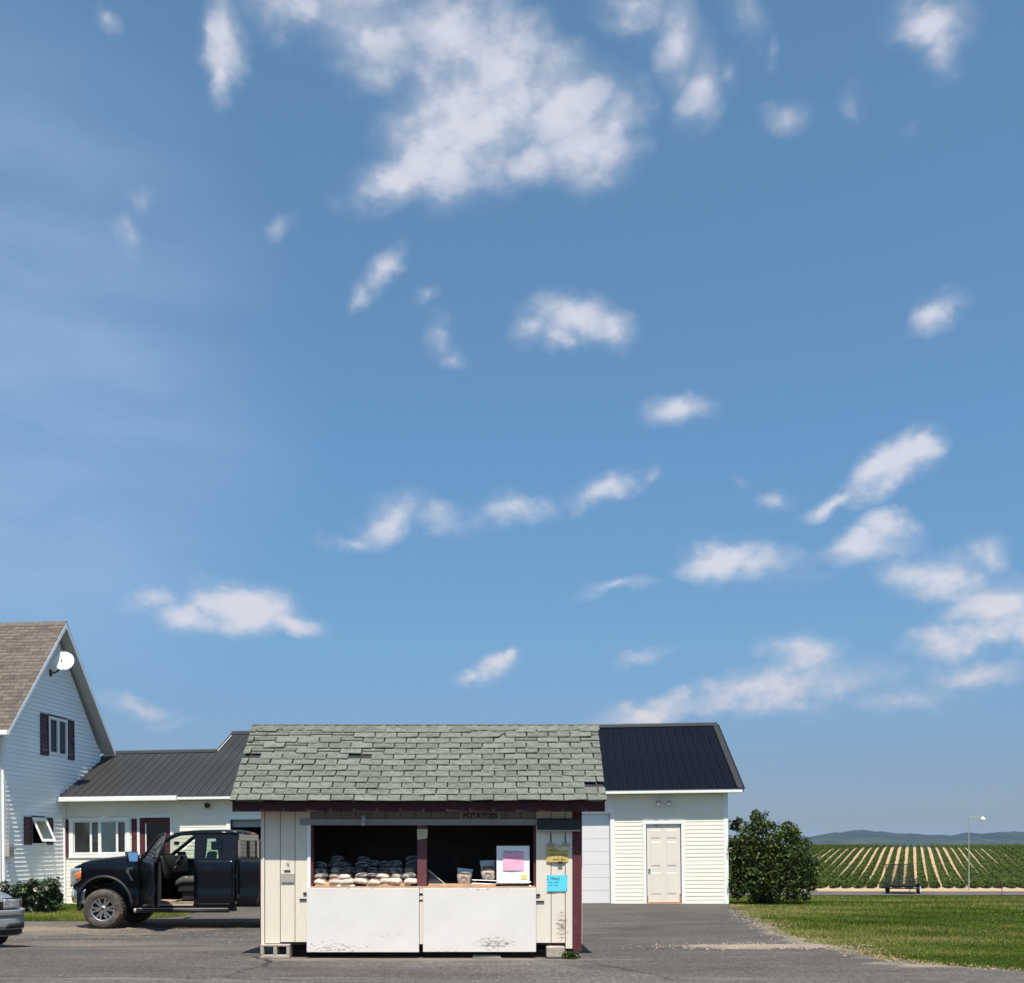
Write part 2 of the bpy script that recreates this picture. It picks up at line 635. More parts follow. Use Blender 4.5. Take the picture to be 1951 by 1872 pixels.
# ------------------------------------------------------------------ materials
M = {}
M['grass'] = mat('lawn', (.060, .082, .014), .95, .4, 1.1, col2=(.130, .115, .035), mask=(.35, .50, .72), stretch=(.5, 1.4, 1), spec=.1)
M['blade1'] = mat('grass_blade', (.088, .130, .013), .85, .5, .55, translucent=.25, stretch=(.35, 1.6, 1), spec=.12)
M['blade2'] = mat('grass_blade_pale', (.180, .195, .045), .85, .5, .45, translucent=.25, stretch=(.35, 1.6, 1), spec=.12)
M['blade0'] = mat('grass_blade_dark', (.046, .078, .010), .85, .4, .55, translucent=.2, stretch=(.35, 1.6, 1), spec=.1)
M['blade3'] = mat('grass_blade_dry', (.230, .215, .075), .85, .4, .5, translucent=.2, stretch=(.35, 1.6, 1), spec=.1)
M['verge'] = mat('verge_dirt', (.150, .110, .070), 1, .35, 3, col2=(.10, .095, .035), mask=(2.5, .48, .6))
M['straw'] = mat('dry_grass', (.28, .205, .095), .9, .3, 3)
M['soil'] = mat('field_soil', (.37, .265, .160), 1, .16, .6, bump=.6, bscale=6)
M['track'] = mat('farm_track', (.088, .076, .068), 1, .2, .8)
M['crop1'] = mat('potato_leaf', (.050, .078, .013), .8, .35, .9, translucent=.2, spec=.15)
M['crop2'] = mat('potato_leaf_pale', (.082, .112, .022), .8, .3, .9, translucent=.2, spec=.15)
M['cropmound'] = mat('potato_canopy', (.022, .040, .008), .9, .4, 2)
M['forest'] = mat('distant_forest', (.015, .023, .017), 1, .6, .012, spec=.05, col2=(.035, .045, .022), mask=(.004, .5, .6))
M['bush1'] = mat('bush_leaf', (.020, .040, .006), .5, .4, 3, translucent=.18, spec=.3)
M['bush2'] = mat('bush_leaf_bright', (.085, .112, .015), .5, .3, 3, translucent=.25, spec=.3)
M['bush0'] = mat('bush_leaf_mid', (.038, .064, .009), .5, .35, 3, translucent=.2, spec=.3)
M['bark'] = mat('bark', (.10, .075, .055), .95, .3, 14, bump=.5)
M['rose'] = mat('rose_leaf', (.028, .060, .016), .5, .3, 3, translucent=.2)
M['petal'] = mat('petal', (.62, .42, .38), .7, .2, 20)
M['cream'] = mat('cream_vinyl', (.80, .755, .645), .5, .06, 1.5, rand=.03, spec=.3, col2=(.67, .635, .56), mask=(3, .56, .8), stretch=(1.2, 1.2, .5))
M['white'] = mat('white_trim', (.80, .80, .77), .45, .04, 2, spec=.4)
M['gable'] = mat('white_vinyl', (.86, .87, .87), .30, .035, 1.5, rand=.025, spec=.5)
M['maroon'] = mat('maroon_paint', (.098, .024, .030), .65, .2, 5, col2=(.140, .052, .058), mask=(9, .56, .72), spec=.25)
M['maroonpeel'] = mat('maroon_paint_peeling', (.120, .036, .045), .7, .2, 6, col2=(.50, .40, .36), mask=(26, .66, .69))
M['maroonshade'] = mat('shaded_maroon_paint', (.050, .015, .019), .7, .25, 5, spec=.2)  # the maroon darkened to paint the shade of the shingle overhang
M['shutter'] = mat('shutter_plum', (.060, .012, .020), .5, .15, 5)
M['metalroof'] = mat('charcoal_steel_roof', (.034, .034, .034), .5, .16, .7, spec=.2, rand=.07)
M['navyroof'] = mat('navy_steel_roof', (.0030, .0046, .0090), .55, .10, .7, spec=.07)
M['soffit'] = mat('soffit', (.55, .54, .52), .6, .05, 3)
M['steeldoor'] = mat('beige_door', (.71, .635, .555), .5, .05, 2, col2=(.55, .33, .16), mask=(7, .70, .80))
M['rust'] = mat('rust', (.42, .17, .06), .9, .3, 20)
M['ohdoor'] = mat('overhead_door_white', (.68, .67, .66), .5, .03, 2)
M['glass'] = glass('window_glass', (.86, .9, .9))
M['dark'] = mat('dark_interior', (.025, .022, .020), .9, .2, 2)
M['curtain'] = mat('curtain_brown', (.60, .40, .32), .9, .2, 5, stretch=(6, 6, .5))
M['blind'] = mat('blind_grey', (.80, .76, .70), .9, .1, 3)
M['brownshingle'] = mat('brown_shingle', (.125, .100, .086), .95, .28, 7, bump=.4, bscale=90)
M['brownshingle2'] = mat('brown_shingle_dark', (.095, .076, .065), .95, .28, 7, bump=.4, bscale=90)
M['shingle'] = mat('weathered_shingle', (.138, .146, .124), .95, .34, 16, bump=.7, bscale=120, rand=.17, col2=(.070, .074, .064), mask=(9, .52, .72), stretch=(1, 2.2, 2.2))
M['underlay'] = mat('tar_underlay', (.020, .019, .020), .95, .3, 12)
M['board'] = mat('painted_board', (.70, .625, .52), .7, .06, 5, rand=.03, bump=.15, bscale=30, stretch=(6, 6, .7))
M['headerboard'] = mat('shade_greyed_board', (.20, .195, .19), .85, .15, 6, rand=.06, stretch=(6, 6, .7))  # grey board, darkened to paint in the deep shade under the eave
M['headertrim'] = mat('shade_greyed_trim', (.30, .30, .30), .8, .12, 6)  # trim greyed the same way, eave shade put into the colour
M['wood'] = mat('raw_wood', (.50, .32, .20), .8, .25, 9, stretch=(1, 6, 6), bump=.3)
M['plywood'] = mat('plywood', (.58, .40, .22), .8, .2, 7, stretch=(1, 5, 5))
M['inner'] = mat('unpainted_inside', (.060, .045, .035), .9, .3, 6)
M['concrete'] = mat('concrete', (.36, .31, .26), .95, .2, 12, bump=.6, bscale=60)
M['gravel'] = mat('gravel_stone', (.25, .205, .165), .95, .3, 9)
M['black'] = mat('black_plastic', (.012, .012, .013), .5, .15, 6)
M['iron'] = mat('black_iron', (.020, .018, .018), .55, .3, 12, spec=.4)
M['zinc'] = mat('galvanised', (.42, .42, .42), .5, .15, 9, metal=.6)
M['greybox'] = mat('grey_plate', (.36, .33, .29), .7, .1, 14)
M['ink'] = mat('ink', (.02, .018, .018), .8, .1, 10)
M['inkbrown'] = mat('brown_print', (.30, .17, .10), .8, .1, 10)
M['card'] = mat('cardboard', (.56, .41, .14), .9, .12, 10)
M['cardpale'] = mat('torn_cardboard', (.66, .53, .30), .9, .12, 10)
M['cyan'] = mat('cyan_paper', (.10, .60, .78), .7, .03, 6)
M['pink'] = mat('pink_paper', (.86, .40, .53), .7, .03, 6)
M['yellow'] = mat('yellow_sticker', (.80, .58, .17), .7, .15, 30)
M['notepaper'] = mat('aged_note', (.50, .47, .28), .8, .08, 10)
M['enamel'] = mat('whiteboard', (.80, .80, .80), .35, .02, 2)
M['paperbag'] = mat('paper_bag', (.50, .43, .36), .8, .14, 14, rand=.14, bump=.9, bscale=22, col2=(.26, .17, .12), mask=(20, .55, .64))
M['netbag'] = mat('shade_dark_net_bag', (.028, .032, .046), .45, .5, 40, rand=.3, bump=.5, bscale=60, col2=(.26, .26, .28), mask=(15, .60, .68))  # dark tone also stands for the shade on the upper bags
M['midbag'] = mat('printed_bag', (.24, .215, .19), .6, .5, 24, rand=.25, bump=.5, bscale=50, col2=(.04, .045, .06), mask=(14, .52, .62))
M['baghighlight'] = mat('bag_highlight_band', (.42, .37, .33), .7, .3, 30)  # pale tone paints the highlight along the bag rims
M['plastic'] = mat('clear_plastic', (.30, .34, .38), .25, .2, 20)
M['potato'] = mat('potato_window', (.10, .055, .028), .6, .4, 24)
M['awning'] = mat('rolled_green_canvas', (.018, .026, .020), .7, .2, 10)
M['truck'] = mat('navy_paint', (.0026, .0036, .0068), .22, .1, 2, spec=.28, coat=.15, col2=(.020, .018, .016), mask=(2.2, .56, .85))
M['trim'] = mat('black_trim', (.012, .012, .012), .55, .2, 10)
M['chrome'] = mat('chrome', (.62, .62, .62), .16, .05, 5, metal=1)
M['alloy'] = mat('alloy', (.55, .54, .53), .28, .08, 9, metal=.9)
M['alloydark'] = mat('alloy_dark', (.04, .04, .042), .4, .2, 9)
M['tyre'] = mat('tyre_rubber', (.050, .044, .040), .9, .25, 12, bump=.4, bscale=40, col2=(.135, .110, .090), mask=(5, .45, .7))
M['cabglass'] = glass('tinted_glass', (.78, .85, .80))
M['rearglass'] = glass('dark_rear_glass', (.30, .33, .32), .02, 1.22)
M['lamp'] = mat('lamp_lens', (.42, .44, .46), .10, .6, 26, spec=.8, metal=.5)
M['amber'] = mat('amber_lens', (.72, .17, .05), .2, .2, 20)
M['red'] = mat('red_lens', (.5, .03, .03), .25, .1, 10)
M['mirror'] = mat('mirror_glass', (.62, .66, .70), .03, .01, 1, metal=1)
M['seat'] = mat('grey_seat_cloth', (.045, .045, .042), .9, .3, 9)
M['mudmat'] = mat('muddy_floor_mat', (.28, .19, .13), .95, .4, 9)
M['silver'] = mat('silver_paint', (.42, .42, .43), .3, .04, 2, metal=.65, coat=.6)
M['silverplastic'] = mat('silver_bumper', (.30, .30, .295), .4, .05, 3, metal=.3)
M['polegrey'] = mat('pole_grey', (.30, .33, .32), .6, .1, 5)
M['postwood'] = mat('post_wood', (.16, .10, .075), .9, .3, 10)
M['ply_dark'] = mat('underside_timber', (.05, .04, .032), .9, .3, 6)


def panel_material(name, col, wear, seed):
    """painted plywood: faint stains everywhere, flaked paint in patches where the panel is knocked"""
    m = mat(name, col, .6, .04, 2.5, bump=.1, bscale=25)
    nt = m.node_tree
    N, L = nt.nodes, nt.links
    b = N['Principled BSDF']
    src = b.inputs['Base Color'].links[0].from_socket
    tc = N.new('ShaderNodeTexCoord')
    sep = N.new('ShaderNodeSeparateXYZ')
    L.new(tc.outputs['Object'], sep.inputs[0])

    def math_(op, a, c):
        n = N.new('ShaderNodeMath')
        n.operation = op
        for i, v in enumerate((a, c)):
            if isinstance(v, (int, float)):
                n.inputs[i].default_value = v
            else:
                L.new(v, n.inputs[i])
        return n.outputs[0]

    def noise(scale, stretch, off):
        mp = N.new('ShaderNodeMapping')
        L.new(tc.outputs['Object'], mp.inputs[0])
        mp.inputs['Scale'].default_value = stretch
        mp.inputs['Location'].default_value = (seed + off, off, 0)
        n = N.new('ShaderNodeTexNoise')
        L.new(mp.outputs[0], n.inputs['Vector'])
        n.inputs['Scale'].default_value = scale
        n.inputs['Detail'].default_value = 7
        n.inputs['Roughness'].default_value = .68
        return n.outputs['Fac']
    acc = None
    for (cx, cz, rx, rz, w) in wear:
        dx = math_('DIVIDE', math_('SUBTRACT', sep.outputs[0], cx), rx)
        dz = math_('DIVIDE', math_('SUBTRACT', sep.outputs[2], cz), rz)
        d = math_('ADD', math_('MULTIPLY', dx, dx), math_('MULTIPLY', dz, dz))
        v = math_('MULTIPLY', math_('MAXIMUM', math_('SUBTRACT', 1, d), 0), w)
        acc = v if acc is None else math_('MAXIMUM', acc, v)
    n1 = noise(15, (1, 1, 2.6), 3.1)
    s = math_('ADD', n1, math_('MULTIPLY', acc, .19))
    mr = N.new('ShaderNodeMapRange')
    L.new(s, mr.inputs['Value'])
    mr.inputs['From Min'].default_value = .69
    mr.inputs['From Max'].default_value = .78
    n2 = noise(45, (1, 1, 1), 7.7)
    mr2 = N.new('ShaderNodeMapRange')
    L.new(n2, mr2.inputs['Value'])
    mr2.inputs['From Min'].default_value = .72
    mr2.inputs['From Max'].default_value = .76
    mask = math_('MAXIMUM', mr.outputs[0], math_('MULTIPLY', mr2.outputs[0], .6))
    mx = N.new('ShaderNodeMix')
    mx.data_type = 'RGBA'
    L.new(mask, mx.inputs['Factor'])
    L.new(src, mx.inputs[6])
    mx.inputs[7].default_value = (.30, .24, .185, 1)
    L.new(mx.outputs[2], b.inputs['Base Color'])
    return m


def asphalt_material(name, col, dirt, cracks=True):
    """aggregate speckle, patches, cracks and tracked-in dirt"""
    m = bpy.data.materials.new(name)
    m.use_nodes = True
    N, L = m.node_tree.nodes, m.node_tree.links
    b = N['Principled BSDF']
    b.inputs['Roughness'].default_value = .88
    b.inputs['Specular IOR Level'].default_value = .3
    tc = N.new('ShaderNodeTexCoord')
    co = tc.outputs['Object']

    def noise(scale, detail=4, rough=.6, st=(1, 1, 1)):
        mp = N.new('ShaderNodeMapping')
        mp.inputs['Scale'].default_value = st
        L.new(co, mp.inputs[0])
        n = N.new('ShaderNodeTexNoise')
        L.new(mp.outputs[0], n.inputs['Vector'])
        n.inputs['Scale'].default_value = scale
        n.inputs['Detail'].default_value = detail
        n.inputs['Roughness'].default_value = rough
        return n.outputs['Fac']

    def rng_(v, a, c, d=0.0, e=1.0):
        n = N.new('ShaderNodeMapRange')
        L.new(v, n.inputs[0])
        n.inputs[1].default_value, n.inputs[2].default_value, n.inputs[3].default_value, n.inputs[4].default_value = a, c, d, e
        return n.outputs[0]

    def mt(op, a, c):
        n = N.new('ShaderNodeMath')
        n.operation = op
        for i, v in enumerate((a, c)):
            if isinstance(v, (int, float)):
                n.inputs[i].default_value = v
            else:
                L.new(v, n.inputs[i])
        return n.outputs[0]

    def mix(fac, a, c):
        n = N.new('ShaderNodeMix')
        n.data_type = 'RGBA'
        L.new(fac, n.inputs['Factor'])
        for k, v in ((6, a), (7, c)):
            if isinstance(v, tuple):
                n.inputs[k].default_value = (*v, 1)
            else:
                L.new(v, n.inputs[k])
        return n.outputs[2]
    c = mix(rng_(noise(.55, 5, .6, (.6, 1.3, 1)), .35, .65), tuple(v * .80 for v in col), tuple(v * 1.2 for v in col))
    speck = noise(30, 3, .8, (1, .35, 1))
    gr = N.new('ShaderNodeVectorMath')
    gr.operation = 'SCALE'
    L.new(c, gr.inputs[0])
    L.new(rng_(noise(17, 7, .85, (1, .30, 1)), .33, .67, .48, 1.55), gr.inputs['Scale'])
    gr2 = N.new('ShaderNodeVectorMath')
    gr2.operation = 'SCALE'
    L.new(gr.outputs[0], gr2.inputs[0])
    L.new(rng_(noise(1.5, 6, .7, (.30, 1.1, 1)), .32, .68, .74, 1.26), gr2.inputs['Scale'])
    c = gr2.outputs[0]
    c = mix(rng_(speck, .56, .70), c, (.19, .172, .155))
    c = mix(rng_(noise(30, 3, .75), .57, .68), c, tuple(v * .42 for v in col))
    c = mix(rng_(noise(1.6, 6, .7, (.45, 1.5, 1)), .60, .74, 0, .45), c, (.17, .145, .125))
    sep = N.new('ShaderNodeSeparateXYZ')
    L.new(co, sep.inputs[0])
    wob = noise(1.7, 7, .72, (.55, 1.0, 1))
    for (cx, cy, rx, ry, w, dc) in dirt:
        dx = mt('DIVIDE', mt('SUBTRACT', sep.outputs[0], cx), rx)
        dy = mt('DIVIDE', mt('SUBTRACT', sep.outputs[1], cy), ry)
        d = mt('ADD', mt('MULTIPLY', dx, dx), mt('MULTIPLY', dy, dy))
        v = mt('ADD', mt('SUBTRACT', 1.0, d), mt('MULTIPLY', mt('SUBTRACT', wob, .5), 5.0))
        c = mix(rng_(v, .0, 1.3, 0, w), c, dc)
    # tone the dirt with grit
    c = mix(rng_(speck, .30, .42, .30, 0), c, tuple(v * .5 for v in col))
    L.new(c, b.inputs['Base Color'])
    bp = N.new('ShaderNodeBump')
    bp.inputs['Strength'].default_value = .5
    bp.inputs['Distance'].default_value = .012
    L.new(noise(45, 4, .7), bp.inputs['Height'])
    L.new(bp.outputs[0], b.inputs['Normal'])
    return m


M['panelL'] = panel_material('white_panel_flaking', (.69, .66, .62), [(-2.2, .12, .8, .16, 1.0), (-1.45, .30, .35, .1, .7), (-2.0, .93, 1.2, .04, .7)], 0)
M['panelR'] = panel_material('white_panel_flaking_right', (.69, .66, .62), [(-.05, .20, .42, .14, 1.25), (-.75, .1, .5, .08, .8), (0, .93, 1.2, .04, .8)], 4)
M['boardR'] = panel_material('cream_board_flaking', (.70, .63, .53), [(.86, .42, .12, .32, 1.35)], 9)
DIRT = (.235, .175, .125)
M['asphalt'] = asphalt_material('forecourt_asphalt', (.070, .0625, .0565),
                                [(-9.6, 20.6, 4.2, 1.9, .95, (.20, .155, .120)), (-4.6, 15.6, 2.4, .9, .5, (.18, .145, .115)), (3.9, 15.25, 1.35, .42, 1.0, (.40, .31, .22)), (5.1, 16.8, .55, 3.2, .85, (.27, .22, .15)),
                                 (-5.4, 17.0, .6, .5, .65, (.025, .023, .022)), (2.4, 18.5, .7, .6, .55, (.028, .026, .025)), (.3, 12.7, 1.3, .3, .45, (.030, .028, .027)), (3.4, 22.0, .9, .8, .45, (.028, .026, .025)), (-2.5, 12.4, .5, .3, .5, (.03, .028, .027)),
                                 (-1, 13.55, 2.9, .25, .55, (.26, .22, .18)), (5.7, 12.9, 1.0, .45, .8, (.30, .24, .17)), (-7.0, 17.4, 2.4, .9, .5, (.20, .165, .135))])
M['road'] = asphalt_material('road_asphalt', (.087, .079, .073), [(-6, 11.55, 9, .06, .35, (.22, .20, .18))])

# ------------------------------------------------------------------ ground, forecourt, road, lawn, field, hills


def ground_grid(xs, ys, fz):
    b = MB()
    nx = len(xs)
    b.v = [(x, y, fz(x, y)) for y in ys for x in xs]
    b.f = [(j * nx + i, j * nx + i + 1, (j + 1) * nx + i + 1, (j + 1) * nx + i) for j in range(len(ys) - 1) for i in range(nx - 1)]
    b.mi = [0] * len(b.f)
    return b


xs = [-9000, -4000, -1500, -600, -250, -120, -70, -45] + list(np.arange(-30, 30.1, .75)) + [36, 45, 60, 80, 110, 150, 200, 300, 500, 900, 1800, 4000, 9000]
ys = [-600, -200, -80, -30, -10] + list(np.arange(0, 31, .5)) + list(range(32, 170, 2)) + [180, 200, 240, 300, 400, 600, 900, 1300, 1800, 2500, 4000, 9000]
structure(ground_grid(xs, ys, lambda x, y: g(x, y) - .02).build('ground', M['grass'], None, True))

EDGE = [(9.0, 60), (11.3, 60), (11.7, 12), (12.2, 6.27), (12.8, 5.6), (13.4, 5.17), (14.9, 4.99), (16.25, 4.85), (18.05, 4.93), (22.2, 5.36), (26.1, 5.90), (29, 6.0)]
EY, EX = [e[0] for e in EDGE], [e[1] for e in EDGE]


def edge_x(y):
    w = .10 * math.sin(y * 3.1) + .06 * math.sin(y * 7.7 + 1) + .04 * math.sin(y * 17 + 2)
    return float(np.interp(y, EY, EX)) + w * (1 if y < 25 else .3)


def strip(y0, y1, dy, x0f, x1f, nx, dz):
    b = MB()
    Ys = np.arange(y0, y1 + 1e-6, dy)
    for y in Ys:
        a, c = x0f(y), x1f(y)
        for i in range(nx + 1):
            x = a + (c - a) * i / nx
            b.v.append((x, y, g(x, y) + dz))
    n = nx + 1
    b.f = [(j * n + i, j * n + i + 1, (j + 1) * n + i + 1, (j + 1) * n + i) for j in range(len(Ys) - 1) for i in range(nx)]
    b.mi = [0] * len(b.f)
    return b


structure(strip(11.0, 29, .125, lambda y: -24, edge_x, 90, 0.0).build('forecourt', M['asphalt'], None, True))
structure(strip(1.0, 11.62, .59, lambda y: -60, lambda y: 60, 8, .006).build('road', M['road'], None, True))
# the newer road lap that curves round to the right of the stand
lap = MB()
top = []
for i in range(41):
    t = i / 40
    px = 560 + t * 760
    py = 1872 - 40 * math.sin(math.pi * min(1, t * 1.05)) ** .8 - 4 * math.sin(t * 23)
    k = 1.5 / (py - 1610)
    top.append(((px - 948) * k, 1950 * k))
for (x, y) in top:
    lap.v += [(x, 11.05, .010), (x, max(y, 11.06), .010)]
lap.f = [(2 * i, 2 * i + 2, 2 * i + 3, 2 * i + 1) for i in range(40)]
lap.mi = [0] * 40
structure(lap.build('road_edge', M['road']))
structure(strip(11.9, 26.2, .1, lambda y: edge_x(y) - .3, lambda y: edge_x(y) + .30 + .22 * math.sin(y * 1.7) + .12 * math.sin(y * 4.3) + .06 * math.sin(y * 11), 3, -.009).build('verge', M['verge'], None, True))
# cracks
crk = MB()


def crack(pts, w):
    n = len(pts)
    o = len(crk.v)
    for i, (x, y) in enumerate(pts):
        ww = w * random.uniform(.4, 1.3)
        crk.v += [(x, y - ww, g(x, y) + .013), (x + .01, y + ww, g(x, y) + .013)]
    crk.f += [(o + 2 * i, o + 2 * i + 2, o + 2 * i + 3, o + 2 * i + 1) for i in range(n - 1)]
    crk.mi += [0] * (n - 1)


def ground_pts(pp, jit=.03, n=8):
    out = []
    for (a, b2) in zip(pp[:-1], pp[1:]):
        for i in range(n):
            t = i / n
            px, py = a[0] + (b2[0] - a[0]) * t, a[1] + (b2[1] - a[1]) * t
            k = 1.5 / (py - 1610)
            out.append(((px - 948) * k + random.gauss(0, jit), 1950 * k + random.gauss(0, jit)))
    return out


crack(ground_pts([(515, 1831), (497, 1840), (460, 1850), (425, 1862)]), .020)
crack(ground_pts([(515, 1831), (495, 1827), (478, 1822)]), .025)
crack(ground_pts([(80, 1863), (200, 1861), (330, 1863), (470, 1864), (580, 1868)], .02), .012)
crack(ground_pts([(1110, 1830), (1150, 1838), (1200, 1848), (1290, 1868)], .02), .012)
structure(crk.build('pavement_crack', M['underlay']))
# farm track and field soil
structure(strip(66, 72.4, .8, lambda y: -60, lambda y: 160, 10, .015).build('farm_track', M['track'], None, True))
structure(strip(72.2, 158, 1.0, lambda y: -60, lambda y: 190, 10, .03).build('field_soil', M['soil'], None, True))

# distant wooded hills
hb = MB()
HX = np.arange(-3600, 5200, 7.0)
sky_pts = [(-3000, 1588), (0, 1592), (900, 1590), (1450, 1598), (1560, 1592), (1600, 1585), (1630, 1582), (1680, 1584), (1740, 1589.5), (1800, 1590), (1850, 1588), (1951, 1585), (2300, 1588), (4000, 1592)]
HYY = 3000.0
nse = np.convolve(rng.normal(0, 1, len(HX) + 8), np.ones(3) / 3, 'same')[:len(HX)]
rows = [(2300, -.05), (2450, .25), (2650, .55), (2820, .82), (3000, 1.0), (3200, .9), (3600, .2)]
for (yy, k) in rows:
    nn = np.convolve(rng.normal(0, 1, len(HX) + 8), np.ones(2) / 2, 'same')[:len(HX)]
    for i, x in enumerate(HX):
        px = 948 + 1950 * x / HYY
        top_z = 1.5 + (1610 - np.interp(px, [s[0] for s in sky_pts], [s[1] for s in sky_pts])) * HYY / 1950
        hb.v.append((x * yy / HYY if False else x, yy, -22 + (top_z + 22) * max(k, 0) + nn[i] * 3.2 + 2.2 * math.sin(i * .11 + yy) * (1 if k > 0 else 0)))
nx = len(HX)
hb.f = [(j * nx + i, j * nx + i + 1, (j + 1) * nx + i + 1, (j + 1) * nx + i) for j in range(len(rows) - 1) for i in range(nx - 1)]
hb.mi = [0] * len(hb.f)
structure(hb.build('hills', M['forest']))

# summer haze: one closed box of thin air round everything
hz = MB()
hz.box(-9500, 9500, -700, 9500, -45, 75)
haze = hz.build('haze', bpy.data.materials.new('haze_air'))
hm = haze.data.materials[0]
hm.use_nodes = True
hm.node_tree.nodes.clear()
pv = hm.node_tree.nodes.new('ShaderNodeVolumePrincipled')
pv.inputs['Color'].default_value = (.50, .70, 1, 1)
pv.inputs['Density'].default_value = 0.85e-4
ho = hm.node_tree.nodes.new('ShaderNodeOutputMaterial')
hm.node_tree.links.new(pv.outputs[0], ho.inputs['Volume'])
tag(haze, 'thin blue summer haze over the distant hills', 'haze', kind='stuff')

# ------------------------------------------------------------------ the farm stand
YF = 13.70                    # front of the boards
SX0, SX1 = -3.169, 1.124


def fx(px):
    return (px - 948) * YF / 1950


def fz(py):
    return 1.5 - (py - 1610) * YF / 1950


stand = thing('farm_stand', 'small weathered white and maroon roadside stand with shingled roof and open counter', 'farm stand', (-1.02, 14.6, 0), worldspace=True)
# front boards
front = MB().box(SX0 + .03, SX1 - .06, YF + .022, YF + .06, 1.90, 2.05).build('front_wall', M['ply_dark'], stand)


def wall_board(x0, x1, z0, z1, m, gap=.004, y0=YF, y1=YF + .02, par=front):
    return MB().box(x0 + gap, x1 - gap, y0, y1, z0, z1).build('board', m, par, bevel=.002)


for a, b2, bot in ((497, 504.5, 1798), (504.5, 534, 1796), (534, 562, 1793.5), (562, 592, 1793.5)):
    wall_board(fx(a), fx(b2), fz(bot), 2.05, M['board'], y0=YF - (.012 if a == 497 else 0))
for a, b2, bot in ((1021, 1050, 1795), (1050, 1077, 1795), (1077, 1091, 1806)):
    wall_board(fx(a), fx(b2), fz(bot), 2.05, M['boardR'], y0=YF - (.012 if a == 1077 else 0))
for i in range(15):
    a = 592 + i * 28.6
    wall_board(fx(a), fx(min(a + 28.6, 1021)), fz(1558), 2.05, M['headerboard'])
MB().box(fx(1091.5), SX1, YF - .035, YF + .05, fz(1811), 2.02).build('corner_post', M['maroon'], stand, bevel=.004)
MB().box(SX0 - .008, SX0 + .02, YF - .004, YF + .05, fz(1818), 1.55).build('corner_post', M['maroonpeel'], stand)
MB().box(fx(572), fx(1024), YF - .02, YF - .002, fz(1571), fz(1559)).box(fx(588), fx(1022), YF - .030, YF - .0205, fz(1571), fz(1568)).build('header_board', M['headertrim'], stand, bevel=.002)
MB().box(fx(586), fx(592), YF - .018, YF + .10, fz(1690), fz(1571.5)).build('jamb', M['white'], stand)
MB().box(fx(592.4), fx(596.5), YF + .01, YF + .11, fz(1690), fz(1571.5)).build('jamb_liner', M['maroon'], stand)
MB().box(fx(1016.5), fx(1020.6), YF + .01, YF + .11, fz(1690), fz(1571.5)).build('jamb_liner', M['maroon'], stand)
MB().box(fx(795), fx(813), YF - .005, YF + .11, fz(1690.5), fz(1571.5)).build('centre_post', M['maroonpeel'], stand, bevel=.003)
MB().box(fx(799.6), fx(806), YF - .03, YF - .003, fz(1797), fz(1691)).build('mullion', M['board'], stand)
# drop-down shutters
for nm, a, b2, z0, z1 in (('panelL', 586, 799, 1812, 1690.5), ('panelR', 806.5, 1021, 1811.5, 1690.5)):
    MB().box(fx(a), fx(b2), YF - .062, YF - .040, fz(z0), fz(z1)).build('shutter', M[nm], stand, bevel=.003)
for (a, b2, z0, z1) in ((578, 586.5, 1702.5, 1699), (571, 586.5, 1713.5, 1711), (799, 807, 1704, 1700.5), (799, 807, 1715, 1712.5), (1020.5, 1029, 1706, 1702), (1020.5, 1037, 1717.5, 1715)):
    MB().box(fx(a), fx(b2), YF - (.036 if 790 < a < 810 else .016), YF - .0005, fz(z0), fz(z1)).build('latch', M['iron'], stand)
# sides, back, floor, counter
for nm, x0, x1 in (('side_wall', SX0, SX0 + .02), ('side_wall', SX1 - .02, SX1)):
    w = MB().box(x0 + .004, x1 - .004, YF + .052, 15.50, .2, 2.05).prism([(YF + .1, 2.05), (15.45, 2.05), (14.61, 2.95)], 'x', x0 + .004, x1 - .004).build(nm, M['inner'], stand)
    for k in range(9):
        o = MB().box(x0 - .012 if x0 < 0 else x1 - .004, x0 + .004 if x0 < 0 else x1 + .012, YF + .055 + k * .2, YF + .25 + k * .2, .19, 2.05).build('board', M['board'], w)
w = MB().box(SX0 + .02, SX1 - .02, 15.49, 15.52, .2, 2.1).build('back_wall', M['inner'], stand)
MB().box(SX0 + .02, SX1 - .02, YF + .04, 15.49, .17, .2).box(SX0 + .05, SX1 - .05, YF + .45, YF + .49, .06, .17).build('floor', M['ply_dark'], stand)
MB().box(fx(592), fx(1020.5), YF - .03, YF + .72, fz(1690.5), fz(1687.5)).build('counter', M['wood'], stand)
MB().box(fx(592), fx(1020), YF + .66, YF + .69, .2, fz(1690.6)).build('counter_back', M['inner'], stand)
# roof
EY0, EZ0, RY, RZ = 13.42, 2.117, 14.61, 3.200
RX0, RX1 = -3.475, 1.405
run, rise = RY - EY0, RZ - EZ0
SL = math.hypot(run, rise)
ang = math.atan2(rise, run)
roof = MB()
roof.prism([(EY0, EZ0), (RY, RZ), (2 * RY - EY0, EZ0), (2 * RY - EY0, EZ0 - .03), (RY, RZ - .035), (EY0, EZ0 - .03)], 'x', RX0, RX1)
roof = roof.build('roof', M['underlay'], stand)
sdir, sn = Vector((0, math.cos(ang), math.sin(ang))), Vector((0, -math.sin(ang), math.cos(ang)))
bdir, bn = Vector((0, -math.cos(ang), math.sin(ang))), Vector((0, math.sin(ang), math.cos(ang)))


def slope_pt(x, s, h, back=False):
    if back:
        return Vector((x, 2 * RY - EY0, EZ0)) + bdir * s + bn * h
    h += .012 * (.5 + .5 * math.cos(2 * math.pi * (x - RX0) / (RX1 - RX0))) + .003 * (1 + math.sin(5.3 * x)) * (1 - s / SL)
    return Vector((x, EY0, EZ0)) + sdir * s + sn * h


